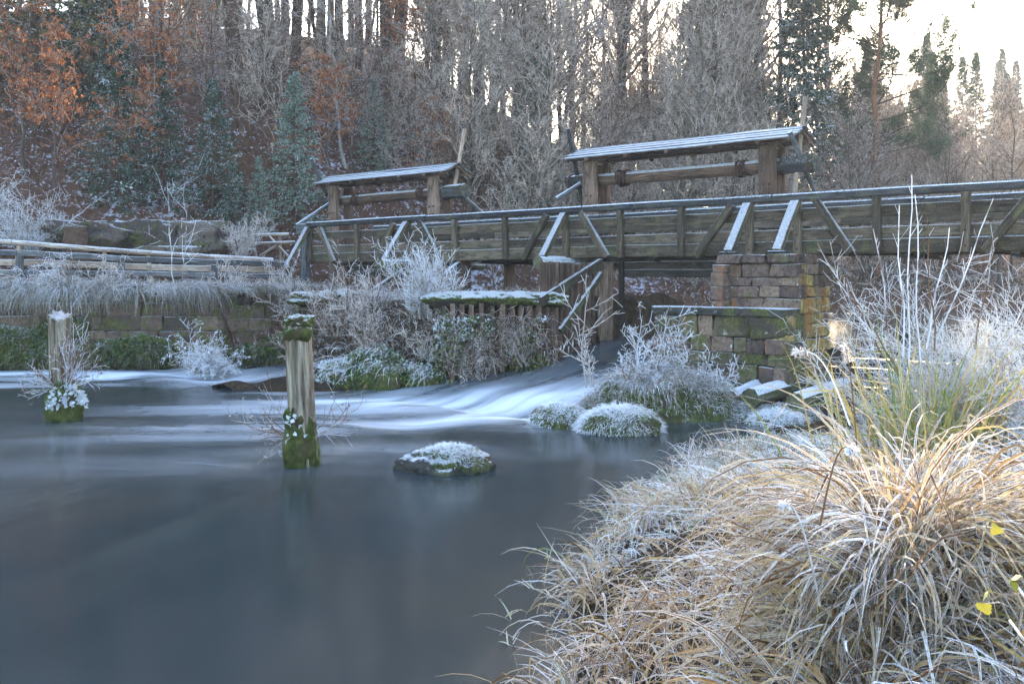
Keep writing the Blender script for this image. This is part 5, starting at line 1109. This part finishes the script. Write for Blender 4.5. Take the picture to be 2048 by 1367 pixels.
Z = {'left': 'up the left slope', 'middle': 'behind the windlasses', 'right': 'on the hazy right slope'}
def f_tall(u, D, p, i): z = zone(u); place('forest_tree', TALL[i % 2], p, 'tall brown trunked tree ' + spot(u, D), group='tall brown trees ' + Z[z], sc=rng.uniform(.75, 1.05), tilt=(rng.normal(0, .02), rng.normal(.02, .03)))
def f_bare(u, D, p, i): z = zone(u); place('forest_tree', BARE[i % 3], p, 'bare grey frosted tree ' + spot(u, D), group='bare grey trees ' + Z[z], sc=rng.uniform(.75, 1.1), tilt=(rng.normal(0, .03), rng.normal(.03, .04)))
def f_frost(u, D, p, i): z = zone(u); place('frosted_tree', FROSTED[i % 2], p, 'low pale frosted tree ' + spot(u, D), group='pale frosted trees ' + Z[z], sc=rng.uniform(.8, 1.1) * float(np.interp(u, [1400, 1700, 2150], [.85, .95, .62])))
def f_sap(u, D, p, i): z = zone(u); place('sapling', SAPL[i % 2], p, 'thin frosted sapling ' + spot(u, D), 'sapling', 'undergrowth saplings ' + Z[z], sc=rng.uniform(.6, 1.2), tilt=(rng.normal(0, .08), rng.normal(0, .1)))
def f_spr(u, D, p, i): z = zone(u); place('spruce_tree', SPR[i % 2], p, 'distant dark spruce ' + spot(u, D), group='distant spruces ' + Z[z], sc=rng.uniform(.8, 1.15))
rng = np.random.default_rng(77)
scatter(16, -150, 1000, 50, 85, 2.6, f_tall)
scatter(30, 760, 1450, 46, 68, 1.9, f_bare)
scatter(8, 500, 900, 46, 70, 2.4, f_bare)
scatter(24, 800, 1500, 43, 60, 1.8, f_frost)
scatter(60, 1480, 2250, 46, 80, 1.7, f_frost)
scatter(14, 1280, 1640, 52, 68, 2.0, f_bare)
scatter(44, 1700, 2350, 85, 140, 3.0, f_spr)
scatter(4, 1330, 1600, 60, 68, 3.0, f_spr)
scatter(8, -200, 500, 60, 95, 3.0, f_spr)
scatter(20, 100, 1000, 64, 98, 2.6, f_bare)
scatter(26, 850, 1400, 64, 92, 2.0, f_frost)
scatter(18, -100, 700, 40, 58, 1.2, f_sap)
scatter(24, 700, 1450, 39, 58, 1.2, f_sap)
scatter(34, 1150, 2150, 43.5, 50, .9, f_sap)
for u_, D_, k_, sc_, lab in [(1262, 54, 0, 1.05, 'bare tree with dense twigs above the big roof left of its middle'), (1236, 57, 1, 1.0, 'tall bare tree behind the left third of the big roof'), (1290, 58, 1, 1.05, 'tall bare tree just behind the middle of the big roof'), (1215, 52, 2, 1.0, 'shorter bare tree above the left post of the big windlass')]:
    place('forest_tree', BARE[k_], on_hill(u_, D_), lab, sc=sc_)
# leaves lying on the slope
a = Acc(); n = 26000; u = rng.uniform(-150, 1500, n); D = rng.uniform(37, 62, n); x = (u - 1024) / FPX * D; h = hill_z(x, D); k = h > 1.6; q = np.c_[x, D, h + .03][k]
a.leaves(q, rng.uniform(.06, .15, len(q)), .7, rng.uniform(0, 1, len(q)), nrm(np.c_[rng.normal(size=(len(q), 2)), rng.normal(.25, .4, len(q))]))
tag(add('leaf_litter', a.mesh('leaf_litter', M['litter'])), 'frosted brown fallen leaves covering the wooded slope', 'leaf litter', kind='stuff')
a = Acc(); n = 16000; u = rng.uniform(-150, 2200, n) ; u = np.where(rng.random(n) < .4, rng.uniform(1100, 2200, n), u); D = rng.uniform(36, 56, n); x = (u - 1024) / FPX * D; h = hill_z(x, D); k = (h > 1.15) & (rng.random(n) < np.maximum(sstep(-.2, .4, fbm(x * .5, D * .5)), sstep(1050, 1250, u))); q = np.c_[x, D, h - .02][k]; m = len(q)
a.blades(q, np.c_[rng.normal(0, .5, (m, 2)), np.ones(m)], rng.uniform(.2, .6, m), .02, rng.uniform(.4, 1.8, m), 4, rng.uniform(.3, 1, m))
tag(add('slope_grass', a.mesh('slope_grass', M['grass_hang'])), 'frosted tufts of grass at the foot of the wooded slope', 'grass', kind='stuff')

# ------------------------------------------------------------------ haze: the cold air over the valley
HAZE = 0.0007
if HAZE:
    lo, hi = np.array([-100, -14, -3.0]), np.array([115, 196, 75.0])
    V = np.array([(x, y, z) for z in (lo[2], hi[2]) for x, y in ((lo[0], lo[1]), (hi[0], lo[1]), (hi[0], hi[1]), (lo[0], hi[1]))])
    hm = bpy.data.materials.new('cold_haze'); hm.use_nodes = True; hn = hm.node_tree.nodes; hn.remove(hn['Principled BSDF'])
    pv = hn.new('ShaderNodeVolumePrincipled'); pv.inputs['Density'].default_value = HAZE; pv.inputs['Color'].default_value = (.93, .91, .90, 1); pv.inputs['Anisotropy'].default_value = .1
    pv.inputs['Density Attribute'].default_value = ''
    hm.node_tree.links.new(pv.outputs[0], hn['Material Output'].inputs['Volume'])
    try: hm.cycles.homogeneous_volume = True
    except Exception: pass
    hz = add('haze', mesh_np('haze', V, [np.array([[3, 2, 1, 0], [4, 5, 6, 7], [0, 1, 5, 4], [1, 2, 6, 5], [2, 3, 7, 6], [3, 0, 4, 7]])], hm))
    tag(hz, 'pale cold haze filling the valley', 'haze', kind='stuff')
